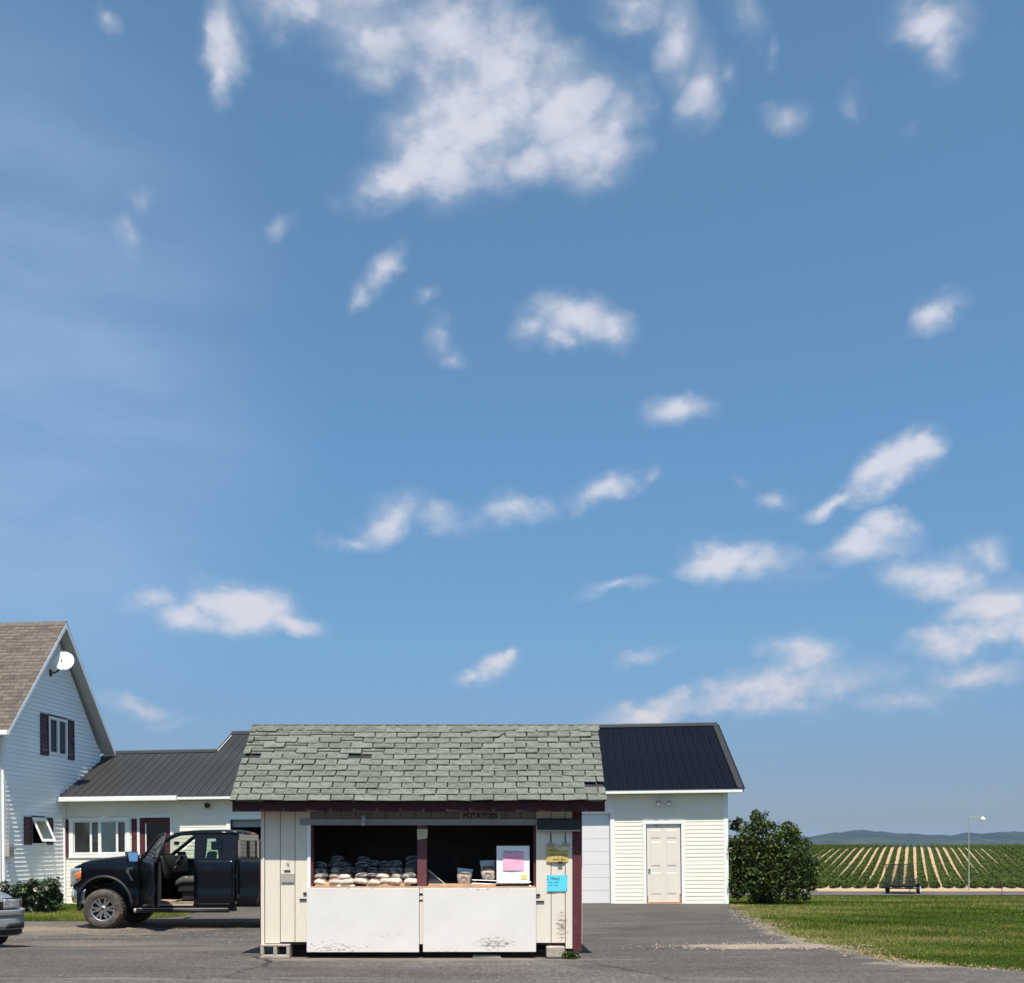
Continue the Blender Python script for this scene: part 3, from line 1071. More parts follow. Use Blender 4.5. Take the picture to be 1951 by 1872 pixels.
def tab(x0, x1, s0, s1, lift0, lift1, curl=0.0, t=.007, chip=0.0):
    """one shingle tab, thicker and lifted at its lower edge"""
    b = MB()
    p = []
    for h in (0, t):
        for (x, s, l) in ((x0, s0 + chip, lift0), (x1, s0, lift0 + curl), (x1, s1, lift1), (x0, s1, lift1)):
            p.append(slope_pt(x, s, l + h))
    return b.hexa(p)


st_ = MB()
for i_ in range(24):
    xa, xb = RX0 - .015 + (RX1 - RX0 + .03) * i_ / 24, RX0 - .015 + (RX1 - RX0 + .03) * (i_ + 1) / 24
    st_.hexa([slope_pt(x_, s_, h_) for h_ in (.0005, .004) for (x_, s_) in ((xa, -.066), (xb, -.066), (xb, .08), (xa, .08))])
st_.build('starter_strip', M['underlay'], roof)
NC, EXPO, TW = 13, (SL + .03) / 13, .3048
for r in range(NC):
    s0 = -.075 + r * EXPO
    off = (r % 2) * TW * .5 + random.uniform(-.012, .012) - .09
    x = RX0 - .02 - TW - off
    k = 0
    while x < RX1 - .01:
        a, b2 = max(x, RX0 - .025 - random.uniform(0, .012)), min(x + TW, RX1 + .02 + random.uniform(0, .012))
        x += TW
        k += 1
        if b2 - a < .05:
            continue
        cx = (a + b2) / 2
        if r == 7 and (cx < RX0 + .20 or abs(cx - (-2.03)) < .153):
            continue
        if r == 2 and cx > RX1 - .12:
            continue
        gp = random.uniform(.007, .011)
        d = .004 * random.random()
        damaged = (r >= 8 and cx < -1.5 and random.random() < .34) or (r >= 10 and random.random() < .16)
        if damaged:     # weathered through to the layer below
            m1 = random.uniform(.35, .6)
            tab(a + gp, b2 - gp, s0 + EXPO * .04, s0 + EXPO * m1, .010, .006, 0, .004).build('shingle', M['shingle'], roof)
            tab(a + gp * .5, b2 - gp * .5, s0 + EXPO * (m1 + .14), s0 + EXPO + .03, .008, .003, 0, .005).build('shingle', M['shingle'], roof)
        else:
            tab(a + gp, b2 - gp, s0 + random.uniform(-.004, .004), s0 + EXPO + .03, .014 + d, .003, random.choice((0, 0, .002, .005, .012)), .010, random.choice((0, 0, .004, .012))).build('shingle', M['shingle'], roof)
# the torn shingle near the ridge
MB().hexa([slope_pt(-.22, SL - .30, .02), slope_pt(.02, SL - .30, .035), slope_pt(.08, SL - .20, .02), slope_pt(-.2, SL - .17, .016), slope_pt(-.22, SL - .30, .028), slope_pt(.02, SL - .30, .043), slope_pt(.08, SL - .20, .028), slope_pt(-.2, SL - .17, .024)]).build('shingle', M['shingle'], roof)
bk = MB()
for r in range(NC):
    s0 = -.02 + r * EXPO
    p = [slope_pt(xx, s, l, True) for l0 in (0, .008) for (xx, s, l) in ((RX0 - .02, s0, .012 + l0), (RX1 + .02, s0, .012 + l0), (RX1 + .02, s0 + EXPO + .02, .002 + l0), (RX0 - .02, s0 + EXPO + .02, .002 + l0))]
    bk.hexa(p)
bk.build('back_slope', M['shingle'], roof)
NCAP = 34
for k in range(NCAP):
    a = RX0 - .02 + (RX1 - RX0 + .04) * k / NCAP
    b2 = RX0 - .02 + (RX1 - RX0 + .04) * (k + 1) / NCAP + .02
    l0, l1 = .018 + .006 * random.random(), .008
    dr = .125 + random.uniform(-.01, .015)
    prof = []
    for (xx, l) in ((a, l1), (b2, l0)):
        f0 = slope_pt(xx, SL - dr, l)
        tp = Vector((xx, RY, RZ + l + .012))
        b0 = slope_pt(xx, SL - dr, l, True)
        prof.append([f0, tp, b0])
    b = MB()
    b.add(prof[0] + prof[1], [(0, 3, 4, 1), (1, 4, 5, 2)])
    o = b.build('ridge_cap', M['shingle'], roof, thick=.006)
MB().box(RX0 + .0, RX1 + .0, EY0 - .012, EY0 + .008, 1.945, EZ0 - .034).build('fascia', M['maroonshade'], stand, bevel=.003)  # fascia shade painted into its colour
for x0, x1 in ((RX0 - .016, RX0 - .001), (RX1 + .001, RX1 + .016)):
    MB().prism([(EY0 - .008, 1.95), (EY0 - .008, EZ0 - .03), (RY, RZ - .035), (2 * RY - EY0, EZ0 - .03), (2 * RY - EY0, EZ0 - .05), (RY, RZ - .09)], 'x', x0 + (.014 if x0 < 0 else -.014), x1 + (.014 if x0 < 0 else -.014)).build('rake_board', M['maroon'], stand)
MB().box(RX0 + .01, RX1 - .01, EY0, YF - .003, 1.985, 2.0).build('soffit', M['ply_dark'], stand)
done(stand)

# concrete blocks, weed and scraps round the foot of the stand
blk = thing('concrete_block', 'hollow concrete block on its side under the left corner of the stand', 'block', (fx(526), YF - .02, 0))
b = MB()
w2, h2, d2 = .195, .19, .19
for (u0, u1, v0, v1) in ((-w2, w2, 0, .045), (-w2, w2, .155, h2 - .005)):
    b.box(u0, u1, -.05, d2 - .05, v0, v1)
for c0 in (-w2, -.025, w2 - .045):
    b.box(c0, c0 + (.05 if c0 > -.03 and c0 < 0 else .045), -.05, d2 - .05, .045, .155)
b.build('shell', M['concrete'], blk, bevel=.008)
b2_ = MB().box(-.125, .125, -.09, .1, 0, .155).build('concrete_block', M['concrete'], None, bevel=.02)
b2_.location = (fx(1058), YF - .0, .004)
tag(b2_, 'single pale concrete block under the right corner of the stand', 'block')
o = MB().hexa([(-.2, -.05, 0), (.2, -.06, 0), (.19, .06, 0), (-.2, .07, 0), (-.18, -.03, .03), (.17, -.03, .035), (.17, .05, .03), (-.19, .05, .04)]).build('flat_stone', M['concrete'], None, bevel=.01)
o.location = (fx(928), YF + .02, .003)
tag(o, 'flat grey stone beneath the right white shutter of the stand', 'stone')
n = 260
pts = np.stack([rng.normal(fx(1085), .05, n), rng.normal(YF - .12, .035, n), rng.uniform(.0, .09, n)], 1)
wd = thing('weed', 'small green weed at the foot of the maroon corner post', 'weed', (fx(1085), YF - .12, 0), worldspace=True)
link('leaf_tuft', leaves_mesh('leaf_tuft', [M['bush2'], M['bush1']], pts, rng.normal(size=(n, 3)) + [0, 0, 1], rng.uniform(.025, .055, n), 3), wd)
done(wd)

# things hung on the stand -------------------------------------------------
sg = thing('name_board', 'dark framed board under the eave lettered POTATOES', 'sign', (fx(915), YF - .03, fz(1553.5)))
MB().box(-.262, .262, -.012, .003, -.05, .047).build('board', M['trim'], sg)
fr = MB()
fr.box(-.268, .268, -.018, -.010, .040, .049).box(-.268, .268, -.018, -.010, -.053, -.045).box(-.270, -.260, -.0185, -.010, -.052, .048).box(.260, .270, -.0185, -.010, -.052, .048)
fr.build('frame', M['greybox'], sg)
wm = link('backing', MB().box(-.258, .258, -.0155, -.0125, -.044, .039).mesh('backing', M['headerboard']), sg)  # backing takes the grey darkened for eave shade
lt = link('lettering', text_mesh('POTATOES', .098, .002, M['ink'], .0035), sg)
lt.rotation_euler = (R(90), 0, 0)
lt.location = (0, -.018, -.004)
lt.scale = (.93, 1, 1)

fl = thing('flood_lamp', 'small unlit flood lamp under the header above the stacked bags', 'lamp', (fx(694), YF - .05, fz(1560)))
MB().lathe([(.001, .0), (.03, .0), (.03, .03), (.02, .04), (.024, .055)], 'y', (0, -.03, .03), 14).build('socket', M['greybox'], fl, True)
MB().lathe([(.018, .03), (.03, -.01), (.034, -.05), (.028, -.085), (.014, -.105), (.001, -.11)], 'z', (0, -.045, .02), 16).build('bulb', M['plastic'], fl, True)

aw = thing('rolled_awning', 'dark green rolled awning box above the yellow cardboard sign', 'awning', (fx(1064), YF - .06, fz(1569)))
MB().box(-.285, .285, -.02, .055, -.085, .075).build('case', M['awning'], aw, bevel=.015)
MB().box(-.275, .290, -.028, -.018, -.098, -.078).build('rail', M['greybox'], aw)


def scribble(b, x0, x1, z, h, y, n, r=.0022, slant=0.0):
    pts = []
    for i in range(n):
        t = i / (n - 1)
        pts.append((x0 + (x1 - x0) * t + random.uniform(-.003, .003), y, z + slant * t + (h * random.uniform(.35, .55) if i % 2 else -h * random.uniform(.3, .5))))
    b.tube(pts, r, 4)


cs = thing('cardboard_sign', 'torn yellow cardboard price sign hung from two clips beside the counter', 'sign', (fx(1062), YF - .008, fz(1626)))
MB().grid(lambda u, v: ((u - .5) * .295, -.006 - .012 * math.sin(u * 3.1), (v - .5) * .215), 8, 4).build('card', M['card'], cs, thick=.004)
MB().add([(-.05, -.022, .11), (.0, -.026, .06), (.06, -.03, .045), (.15, -.024, .05), (.15, -.018, .105), (.06, -.02, .10), (.03, -.024, .085)], [(0, 1, 2, 3, 4, 5, 6)]).build('torn_flap', M['cardpale'], cs, thick=.003)
for sx in (-.092, .108):
    cl = MB().box(sx - .045, sx + .045, -.03, .004, .11, .142).build('clip', M['polegrey'], cs)
    MB().box(sx - .0035, sx + .0035, -.012, -.006, .142, .27).build('strap', M['iron'], cl)
sc_ = MB()
scribble(sc_, -.11, -.01, .05, .03, -.020, 14)
scribble(sc_, -.10, .115, -.012, .03, -.022, 24)
scribble(sc_, -.06, .02, -.07, .022, -.022, 9)
scribble(sc_, .05, .07, -.062, .035, -.022, 5, .004)
scribble(sc_, .085, .105, -.07, .02, -.022, 4, .003)
sc_.build('handwriting', M['ink'], cs)
MB().box(.01, .07, -.03, -.008, -.128, -.098).build('black_clip', M['iron'], cs)

ps = thing('paper_notice', 'bright cyan paper notice with opening hours beside the maroon corner post', 'notice', (fx(1061.5), YF - .012, fz(1681.5)))
MB().grid(lambda u, v: ((u - .5) * .272, -.002 - .003 * math.sin(u * 7), (v - .5) * .215), 6, 2).build('sheet', M['cyan'], ps, thick=.0015)
lt = link('lettering', text_mesh('Hours', .048, .0006, M['ink']), ps)
lt.rotation_euler, lt.location = (R(90), 0, 0), (-.03, -.007, .066)
s2 = MB()
scribble(s2, -.115, -.065, .012, .018, -.007, 9, .0016)
scribble(s2, -.045, .02, .014, .020, -.007, 9, .0016)
scribble(s2, -.115, -.06, -.027, .018, -.007, 9, .0016)
scribble(s2, -.04, .01, -.025, .018, -.007, 7, .0016)
s2.build('handwriting', M['ink'], ps)
for (u, v) in ((-.128, .1), (.128, .1), (-.128, .055), (.128, -.08)):
    MB().lathe([(.001, -.006), (.006, -.004), (.007, 0)], 'y', (u, -.003, v), 8).build('pin', M['iron'], ps)

nt_ = thing('note', 'small faded yellow note tacked to the top of the centre post', 'notice', (fx(805), YF - .012, fz(1588.5)), (0, R(-3), 0))
MB().add([(-.072, 0, -.07), (.062, -.004, -.052), (.075, -.012, .065), (-.068, -.004, .072)], [(0, 1, 2, 3)]).build('sheet', M['notepaper'], nt_, thick=.0012)
s2 = MB()
for zz in (.035, .01, -.02):
    scribble(s2, -.035, .03, zz, .014, -.010, 8, .0015)
s2.build('handwriting', M['greybox'], nt_)

mb_ = thing('payment_slot', 'grey metal plate under a black slot in the left wall of the stand', 'slot', (fx(548.5), YF - .006, fz(1671.5)))
MB().box(-.088, .088, -.012, .004, -.060, .060).build('plate', M['greybox'], mb_, bevel=.003)
MB().box(-.05, .035, -.004, .004, .085, .105).build('slot', M['iron'], mb_)
MB().tube([(.0 - .018 * math.cos(t), -.006, .19 + .014 * math.sin(t)) for t in np.linspace(0, math.pi * 1.6, 9)], .0035, 5).build('hook', M['iron'], mb_)
hk = MB().box(-.03, .008, -.03, .004, -.008, .012).build('wire_clip', M['greybox'], None)
hk.location = (SX0 - .01, YF, 1.575)
tag(hk, 'small grey wire clip on the upper left corner board of the stand', 'clip')

# goods on the counter -----------------------------------------------------
CZ = fz(1687.5)


def pillow(w, h, l, nu=14, nl=8):
    b = MB()
    vs, fs = [], []
    for j in range(nl + 1):
        t = j / nl
        k = max(.02, (1 - abs(2 * t - 1) ** 3.2)) ** .5
        for i in range(nu):
            a = 2 * math.pi * i / nu
            ca, sa = math.cos(a), math.sin(a)
            x = math.copysign(abs(ca) ** .75, ca) * w / 2 * (.80 + .2 * k) * (1 + .03 * math.sin(5 * a + j))
            z = math.copysign(abs(sa) ** .85, sa) * h / 2 * (.35 + .65 * k) * (1 + .05 * math.sin(3 * a + 2 * j))
            if z < 0:
                z *= .30
            vs.append((x, (t - .5) * l, z + h * .15))
    for j in range(nl):
        for i in range(nu):
            i2 = (i + 1) % nu
            fs.append((j * nu + i, j * nu + i2, (j + 1) * nu + i2, (j + 1) * nu + i))
    fs.append(tuple(range(nu - 1, -1, -1)))
    fs.append(tuple(nl * nu + i for i in range(nu)))
    return b.add(vs, fs)


def lumpy(seed, m):
    """a filled sack: the pillow pushed about by the potatoes in it"""
    r = random.Random(seed)
    b = pillow(.195, .150, .40, 18, 12)
    bumps = [(Vector((r.uniform(-.09, .09), r.uniform(-.2, .2), r.uniform(.0, .09))), r.uniform(-.014, .020)) for _ in range(26)]
    vs = []
    for v in b.v:
        p = Vector(v)
        k = sum(h * math.exp(-((p - c).length / .035) ** 2) for c, h in bumps)
        d = Vector((p.x, 0, p.z - .02))
        vs.append(tuple(p + d.normalized() * k))
    b.v = vs
    return b.mesh('potato_bag', M[m], True)


bag_mesh = {m: [lumpy(11 * i + len(m), m) for i in range(4)] for m in ('paperbag', 'netbag', 'midbag')}
def band_fn(u, v):
    a = math.pi * (.06 + .88 * u)
    ca, sa = math.cos(a), math.sin(a)
    y = -.175 + .045 * v
    k = max(.02, 1 - abs(2 * y / .40) ** 3.2) ** .5
    return (math.copysign(abs(ca) ** .75, ca) * .1045 * (.80 + .2 * k), y, .0225 + abs(sa) ** .85 * (.075 * (.35 + .65 * k) + .006))


band_mesh = {m: MB().grid(band_fn, 12, 2).mesh('rim_band', M[n_]) for m, n_ in (('paperbag', 'inkbrown'), ('netbag', 'baghighlight'), ('midbag', 'baghighlight'))}  # pale strips on net and printed bags draw their rim highlight
ORD = ['leftmost', 'second', 'third', 'fourth', 'fifth', 'sixth', 'seventh', 'rightmost']
LEV = ['bottom', 'second from the bottom', 'third up', 'fourth up', 'topmost']
stacks = [(609, 4), (635, 5), (657, 4), (685, 5), (709, 4), (730, 4), (754, 4), (781, 5)]
for i, (px, nlev) in enumerate(stacks):
    z = CZ + .024
    for k in range(nlev):
        mm = 'paperbag' if k == 0 or (k == 1 and i in (2, 5)) else ('midbag' if (k in (1, 2) and i in (1, 0, 6, 7)) else 'netbag')  # bottom bags pale, upper ones dark: sun and shade put into their colour
        o = link('potato_bag', random.choice(bag_mesh[mm]))
        sxx = random.uniform(.90, 1.10)
        if mm != 'paperbag' or random.random() < .5:
            link('rim_band', band_mesh[mm], o)
        o.location = (fx(px) + random.uniform(-.008, .008), YF + .205 + k * .045 + random.uniform(-.015, .015), z)
        o.scale = (sxx, 1, random.uniform(.80, 1.0))
        o.rotation_euler = (R(random.uniform(-3, 4)), R(random.uniform(-8, 8)), R(random.uniform(-14, 14)))
        z += .074
        pos = 'topmost' if k == nlev - 1 else LEV[k]
        kind = {'paperbag': 'sunlit-toned paper', 'netbag': 'shade-toned net', 'midbag': 'grey printed'}[mm]
        tag(o, f'{kind} potato bag, {pos} in the {ORD[i]} bag stack on the counter', 'bag', 'potato bags stacked on the counter')
# boards the bags lie on
for nm, a, b2, zt, m, lab in (('plywood_board', 600, 640, 1679.5, 'plywood', 'tan plywood offcut at the left end of the counter'), ('white_board', 641, 676, 1684, 'white', 'narrow white board on the counter under the third bag stack'),
                              ('wooden_plank', 697, 782, 1682, 'wood', 'reddish wooden plank on the counter under the right-hand bag stacks'), ('wooden_plank', 816, 944, 1683, 'wood', 'long reddish wooden plank on the counter right of the centre post')):
    o = MB().box(fx(a), fx(b2), YF + .02, YF + (.16 if a < 690 else .3), CZ + .002, fz(zt)).build(nm, M[m], None, bevel=.002)
    tag(o, lab, 'board')

for i, (px, zb, tilt, hh, lab) in enumerate(((883, 1683.5, 6, 1.0, 'white potato bag with open plastic neck leaning on the counter'), (930.5, 1676, -2, 1.0, 'taller potato bag with brown window next to the whiteboard'))):
    t_ = thing('potato_bag', lab, 'bag', (fx(px), YF + .10, fz(zb) - .0), (0, R(tilt), 0))
    w, h = .085, .125
    t_.scale = (1.15, 1, 1.02)

    def pouch(z0, z1, wa, wb, da, db, bulge=0.0):
        return lambda u, v: (math.cos(2 * math.pi * u) * (wa + (wb - wa) * v) * (1 + .06 * math.sin(9 * u + 4 * v)), math.sin(2 * math.pi * u) * (da + (db - da) * v) * (1 + bulge * math.sin(math.pi * v)), z0 + (z1 - z0) * v)
    MB().grid(pouch(0, h, .072, .088, .05, .055, .2), 18, 5).build('paper', M['paperbag'], t_, True)
    hw = .06 if i else .025
    MB().grid(pouch(h, h + hw, .078, .070, .050, .045), 18, 3).build('net_window', M['potato'], t_, True)
    MB().grid(pouch(h - .02, h + hw + (.075 if i else .055), .082, .090, .046, .012), 18, 4).build('plastic_neck', M['plastic'], t_, True)
    a_ = MB()
    a_.tube([(-.045 + .09 * k / 8, -.066, h * .62 + .02 * math.sin(math.pi * k / 8)) for k in range(9)], .0045, 4)
    a_.tube([(-.02 + .05 * k / 5, -.066, h * .28 + .008 * math.sin(math.pi * k / 5)) for k in range(6)], .003, 4)
    a_.build('print', M['inkbrown'], t_)

wb = thing('whiteboard', 'whiteboard with a pink sheet and yellow sticker standing on the counter', 'board', (fx(977.5), YF - .012, fz(1681.5)), (R(-3), 0, 0))
MB().box(-.212, .212, 0, .014, .006, .492).build('panel', M['enamel'], wb)
fr = MB()
fr.box(-.220, .220, -.006, .018, .486, .500).box(-.220, .220, -.006, .018, 0, .010).box(-.220, -.209, -.005, .017, .0105, .4855).box(.209, .220, -.005, .017, .0105, .4855)
fr.build('frame', M['white'], wb)
MB().grid(lambda u, v: (-.135 + .28 * u, -.008 - .004 * math.sin(4 * u + 2 * v), .17 + (.235 + .01 * u) * v), 6, 4).build('pink_sheet', M['pink'], wb, thick=.001)
MB().grid(lambda u, v: (-.13 + .26 * u, -.004, .408 + .022 * v + .004 * math.sin(12 * u)), 8, 1).build('tape', M['plastic'], wb, thick=.001)
MB().box(.105, .188, -.004, -.0005, .055, .115).build('yellow_sticker', M['yellow'], wb)
s2 = MB()
scribble(s2, -.09, -.005, .345, .016, -.0150, 12, .0013)
scribble(s2, .02, .105, .35, .016, -.0150, 12, .0013)
scribble(s2, .02, .085, .285, .014, -.0150, 10, .0014)
s2.build('handwriting', M['inkbrown'], wb)

rk = thing('metal_rack', 'low metal rail frame on the counter below the whiteboard', 'rack', (fx(955), YF + .05, CZ))
b = MB()
L0, L1 = fx(899) - fx(955), fx(1012) - fx(955)
b.tube([(L0, -.02, .085), (L1, -.02, .055)], .006, 6).tube([(L0, -.02, .040), (L1, -.02, .008)], .006, 6)
for t in (.05, .5, .85):
    x_ = L0 + (L1 - L0) * t
    b.tube([(x_, -.02, .085 - .03 * t), (x_, -.02, .040 - .032 * t)], .006, 6)
    b.tube([(x_, -.02, .040 - .032 * t), (x_, -.02, .0)], .004, 6)
b.build('rails', M['zinc'], rk)
MB().box(L0, L1 - .02, -.015, .10, .040, .047).build('tray', M['iron'], rk)
br = thing('scale_arm', 'dark sloping metal bracket on the counter just right of the centre post', 'bracket', (fx(832), YF + .12, CZ))
MB().prism([(-.12, .0), (.12, .0), (-.12, .2)], 'y', .0, .02).build('plate', M['netbag'], br)
MB().tube([(-.12, -.005, .215), (.125, -.005, .01)], .008, 6).build('rail', M['zinc'], br)

# ------------------------------------------------------------------ garage and wing


def frame_thing(name, label, cat, base):
    """a thing in the building frame: its parts are given in building coordinates"""
    o = thing(name, label, cat, BLD_M @ Vector(base), BLD_ROT)
    e = Matrix.Translation(BLD_M @ Vector(base)) @ BLD_ROT.to_matrix().to_4x4()
    o['_w'] = [list(r) for r in (e.inverted() @ BLD_M)]
    return o


gar = frame_thing('garage_wing', 'low cream-sided garage wing with a long charcoal metal roof', 'building', (-9, 0, 0))
XW, XS = -17.78, -14.5            # house wall, step in the ridge
SLO = 2.16 / 4.55


def rz(y):
    return 2.985 + SLO * (y + .3)


EXP = .1016


def siding(par, u0, u1, z0, z1, holes, mkpt, m, expo=EXP, lim=None, proud=.0135):
    """courses of lapped siding, each course between two openings a plank of its own"""
    n = int(math.ceil((z1 - z0) / expo))
    for i in range(n):
        a, c = z0 + i * expo, min(z0 + (i + 1) * expo + .012, z1)
        segs = [(u0, u1)]
        if lim:
            q = lim((a + c) / 2)
            if q is None:
                continue
            segs = [(max(u0, q[0]), min(u1, q[1]))]
        for (h0, h1, k0, k1) in holes:
            if k0 < c - .02 and k1 > a + .02:
                nx_ = []
                for (s0, s1) in segs:
                    if h1 <= s0 or h0 >= s1:
                        nx_.append((s0, s1))
                        continue
                    if h0 > s0:
                        nx_.append((s0, h0))
                    if h1 < s1:
                        nx_.append((h1, s1))
                segs = nx_
        for (s0, s1) in segs:
            if s1 - s0 < .03:
                continue
            sag = random.uniform(-.0015, .0015)
            b = MB()
            b.hexa([mkpt(s0, -proud + sag, a), mkpt(s1, -proud + sag, a), mkpt(s1, .010, a), mkpt(s0, .010, a), mkpt(s0, -.004, c), mkpt(s1, -.004, c), mkpt(s1, .010, c), mkpt(s0, .010, c)])
            b.build('siding_plank', m, par)


def fpt(u, d, z):
    return (u, d, z)


# openings in the front: window, entry door, overhead door (left), overhead door (right), side door
W1 = (-17.60, -15.95, 1.36, 2.39)
D1 = (-15.66, -14.80, 0.0, 2.42)
O1 = (-13.22, -10.5, 0.0, 2.40)
O2 = (-5.70, -2.95, 0.0, 2.45)
D2 = (-2.14, -1.14, 0.0, 2.14)
fw = MB().box(XW + .02, -.05, -.002, .02, -.25, .02).build('front_wall', M['concrete'], gar)
siding(fw, XW + .07, -.10, .0, 2.90, [W1, D1, O1, O2, D2], fpt, M['cream'])
# corner boards and casings
tr = MB()
tr.box(-.105, .012, -.024, .012, -.02, 2.92).box(-.012, .016, -.020, .16, -.02, 2.9)
tr.build('corner_board', M['white'], gar)
MB().box(XW + .004, XW + .07, -.03, .01, .0, 2.92).build('corner_board', M['cream'], gar)


def casing(hole, w, par=gar, m='white', sill=True):
    a, c, z0, z1 = hole
    b = MB()
    b.box(a - w * .2, a + w * .8, -.03, .04, z0, z1).box(c - w * .8, c + w * .2, -.03, .04, z0, z1).box(a - w * .3, c + w * .3, -.033, .04, z1 - w * .7, z1 + w * .35)
    if sill:
        b.box(a - w * .3, c + w * .3, -.04, .04, z0 - w * .25, z0 + w * .6)
    return b.build('casing', M[m], par)


# window with two sashes
a, c, z0, z1 = W1
wn_ = casing(W1, .11)
for (s0, s1) in ((a + .10, (a + c) / 2 - .02), ((a + c) / 2 + .02, c - .10)):
    b = MB()
    f = .045
    b.box(s0, s0 + f * .5, -.012, .03, z0 + .08, z1 - .09).box(s1 - f * .5, s1, -.012, .03, z0 + .08, z1 - .09).box(s0, s1, -.013, .031, z0 + .075, z0 + .075 + f).box(s0, s1, -.013, .031, z1 - .085 - f * .4, z1 - .085)
    xm = s0 + (s1 - s0) * (.68 if s0 < (a + c) / 2 - .1 else .66)
    b.box(xm - .03, xm + .03, -.010, .028, z0 + .1, z1 - .1)
    sa = b.build('sash', M['white'], gar)
    MB().box(s0 + .02, s1 - .02, .006, .010, z0 + .1, z1 - .1).build('pane', M['glass'], sa)
MB().box((a + c) / 2 - .03, (a + c) / 2 + .03, -.026, .03, z0 + .07, z1 - .08).build('mullion', M['white'], gar)
MB().grid(lambda u, v: (a + .1 + u * .75, .055 + .015 * math.sin(40 * u), z0 + .05 + v * (z1 - z0 - .1)), 40, 1).build('curtain', M['curtain'], gar)
MB().box((a + c) / 2 + .04, c - .34, .05, .055, z0 + .1, z1 - .1).build('blind', M['blind'], gar)
MB().grid(lambda u, v: (c - .34 + u * .26, .08 + .02 * math.sin(20 * u), z0 + .05 + v * (z1 - z0 - .1)), 20, 1).build('curtain', M['curtain'], gar)


def shutter_panel(par, mk, u0, u1, z0, z1, m):
    b = MB()

    def bb(a0, a1, d0, d1, c0, c1):
        b.hexa([mk(a0, d0, c0), mk(a1, d0, c0), mk(a1, d1, c0), mk(a0, d1, c0), mk(a0, d0, c1), mk(a1, d0, c1), mk(a1, d1, c1), mk(a0, d1, c1)])
    e = min(.03, (u1 - u0) * .2)
    bb(u0, u0 + e, -.045, -.017, z0, z1)
    bb(u1 - e, u1, -.045, -.017, z0, z1)
    for zz in (z0, (z0 + z1) / 2 - .03, z1 - .06):
        bb(u0 + e, u1 - e, -.043, -.017, zz, zz + .06)
    n = int((z1 - z0) / .05)
    for i in range(n):
        zz = z0 + (z1 - z0) * i / n
        b.hexa([mk(u0 + e, -.040, zz), mk(u1 - e, -.040, zz), mk(u1 - e, -.017, zz), mk(u0 + e, -.017, zz), mk(u0 + e, -.024, zz + .045), mk(u1 - e, -.024, zz + .045), mk(u1 - e, -.017, zz + .045), mk(u0 + e, -.017, zz + .045)])
    return b.build('window_shutter', m, par)


shutter_panel(gar, fpt, XW + .075, -17.64, 1.35, 2.38, M['maroon'])
shutter_panel(gar, fpt, -15.87, -15.725, 1.37, 2.375, M['maroon'])
# entry door
a, c, z0, z1 = D1
casing((a - .05, c + .05, z0, z1 + .03), .07, sill=False)
MB().box(a, a + .09, -.010, .05, 0, z1).box(c - .09, c, -.010, .05, 0, z1).box(a, c, -.011, .051, z1 - .09, z1).build('door_frame', M['maroon'], gar)
dr = MB().box(a + .09, a + .19, .0, .035, .05, z1 - .09).box(c - .17, c - .09, .0, .035, .05, z1 - .09).box(a + .19, c - .17, .001, .034, .05, .95).box(a + .19, c - .17, .001, .034, z1 - .17, z1 - .09).build('entry_door', M['maroon'], gar)
MB().box(a + .19, c - .17, .012, .018, .95, z1 - .17).build('pane', M['glass'], dr)
MB().box(a + .155, a + .185, -.004, .0, .95, z1 - .17).build('edge_strip', M['white'], dr)
# left overhead door, rolled most of the way up
a, c, z0, z1 = O1
casing((a - .02, c + .02, z0, z1), .11, sill=False)
MB().box(a + .09, c - .09, .10, .14, z1 - .27, z1 - .05).box(a + .09, c - .09, .085, .10, z1 - .28, z1 - .265).build('overhead_door', M['polegrey'], gar)
# right overhead door, closed, seven sections
a, c, z0, z1 = O2
casing((a - .02, c + .02, z0, z1), .11, sill=False)
od = MB().box(a + .08, c - .08, .062, .075, .02, z1 - .05).build('overhead_door', M['ohdoor'], gar)
n = 7
for i in range(n):
    s0, s1 = .03 + (z1 - .09) * i / n, .03 + (z1 - .09) * (i + 1) / n - .006
    b = MB().box(a + .08, c - .085, .040, .060, s0, s1)
    nb = 0
    for k in range(nb):
        u0 = a + .13 + (c - a - .22) * k / nb
        u1 = a + .13 + (c - a - .22) * (k + 1) / nb - .06
        b.hexa([(u0, .040, s0 + .04), (u1, .040, s0 + .04), (u1, .0405, s1 - .04), (u0, .0405, s1 - .04), (u0 + .02, .031, s0 + .06), (u1 - .02, .031, s0 + .06), (u1 - .02, .031, s1 - .06), (u0 + .02, .031, s1 - .06)])
    b.build('door_section', M['ohdoor'], od)
MB().box(c - .085, c - .06, .0, .06, 0, z1 - .05).build('door_seal', M['greybox'], gar)
# panelled side door
a, c, z0, z1 = D2
casing((a - .02, c + .02, z0, z1), .085, sill=False)
dr = MB().box(a + .07, c - .07, .015, .05, .03, z1 - .06).build('side_door', M['steeldoor'], gar)
dw = (c - a - .14) / 2
for k in range(2):
    u0, u1 = a + .07 + dw * k + .09 - .02 * k, a + .07 + dw * (k + 1) - .07 - .02 * k
    for (q0, q1) in ((1.70, 1.93), (.98, 1.62), (.25, .82)):
        b = MB()
        b.hexa([(u0, .0145, q0), (u1, .0145, q0), (u1, .0145, q1), (u0, .0145, q1), (u0 + .03, .006, q0 + .03), (u1 - .03, .006, q0 + .03), (u1 - .03, .006, q1 - .03), (u0 + .03, .006, q1 - .03)])
        b.build('door_panel', M['steeldoor'], dr)
MB().lathe([(.001, -.06), (.022, -.055), (.028, -.035), (.018, -.02), (.012, -.015), (.03, -.01), (.03, 0)], 'y', (a + .13, .015, .91), 12).build('door_knob', M['zinc'], dr, True)
rs = MB()
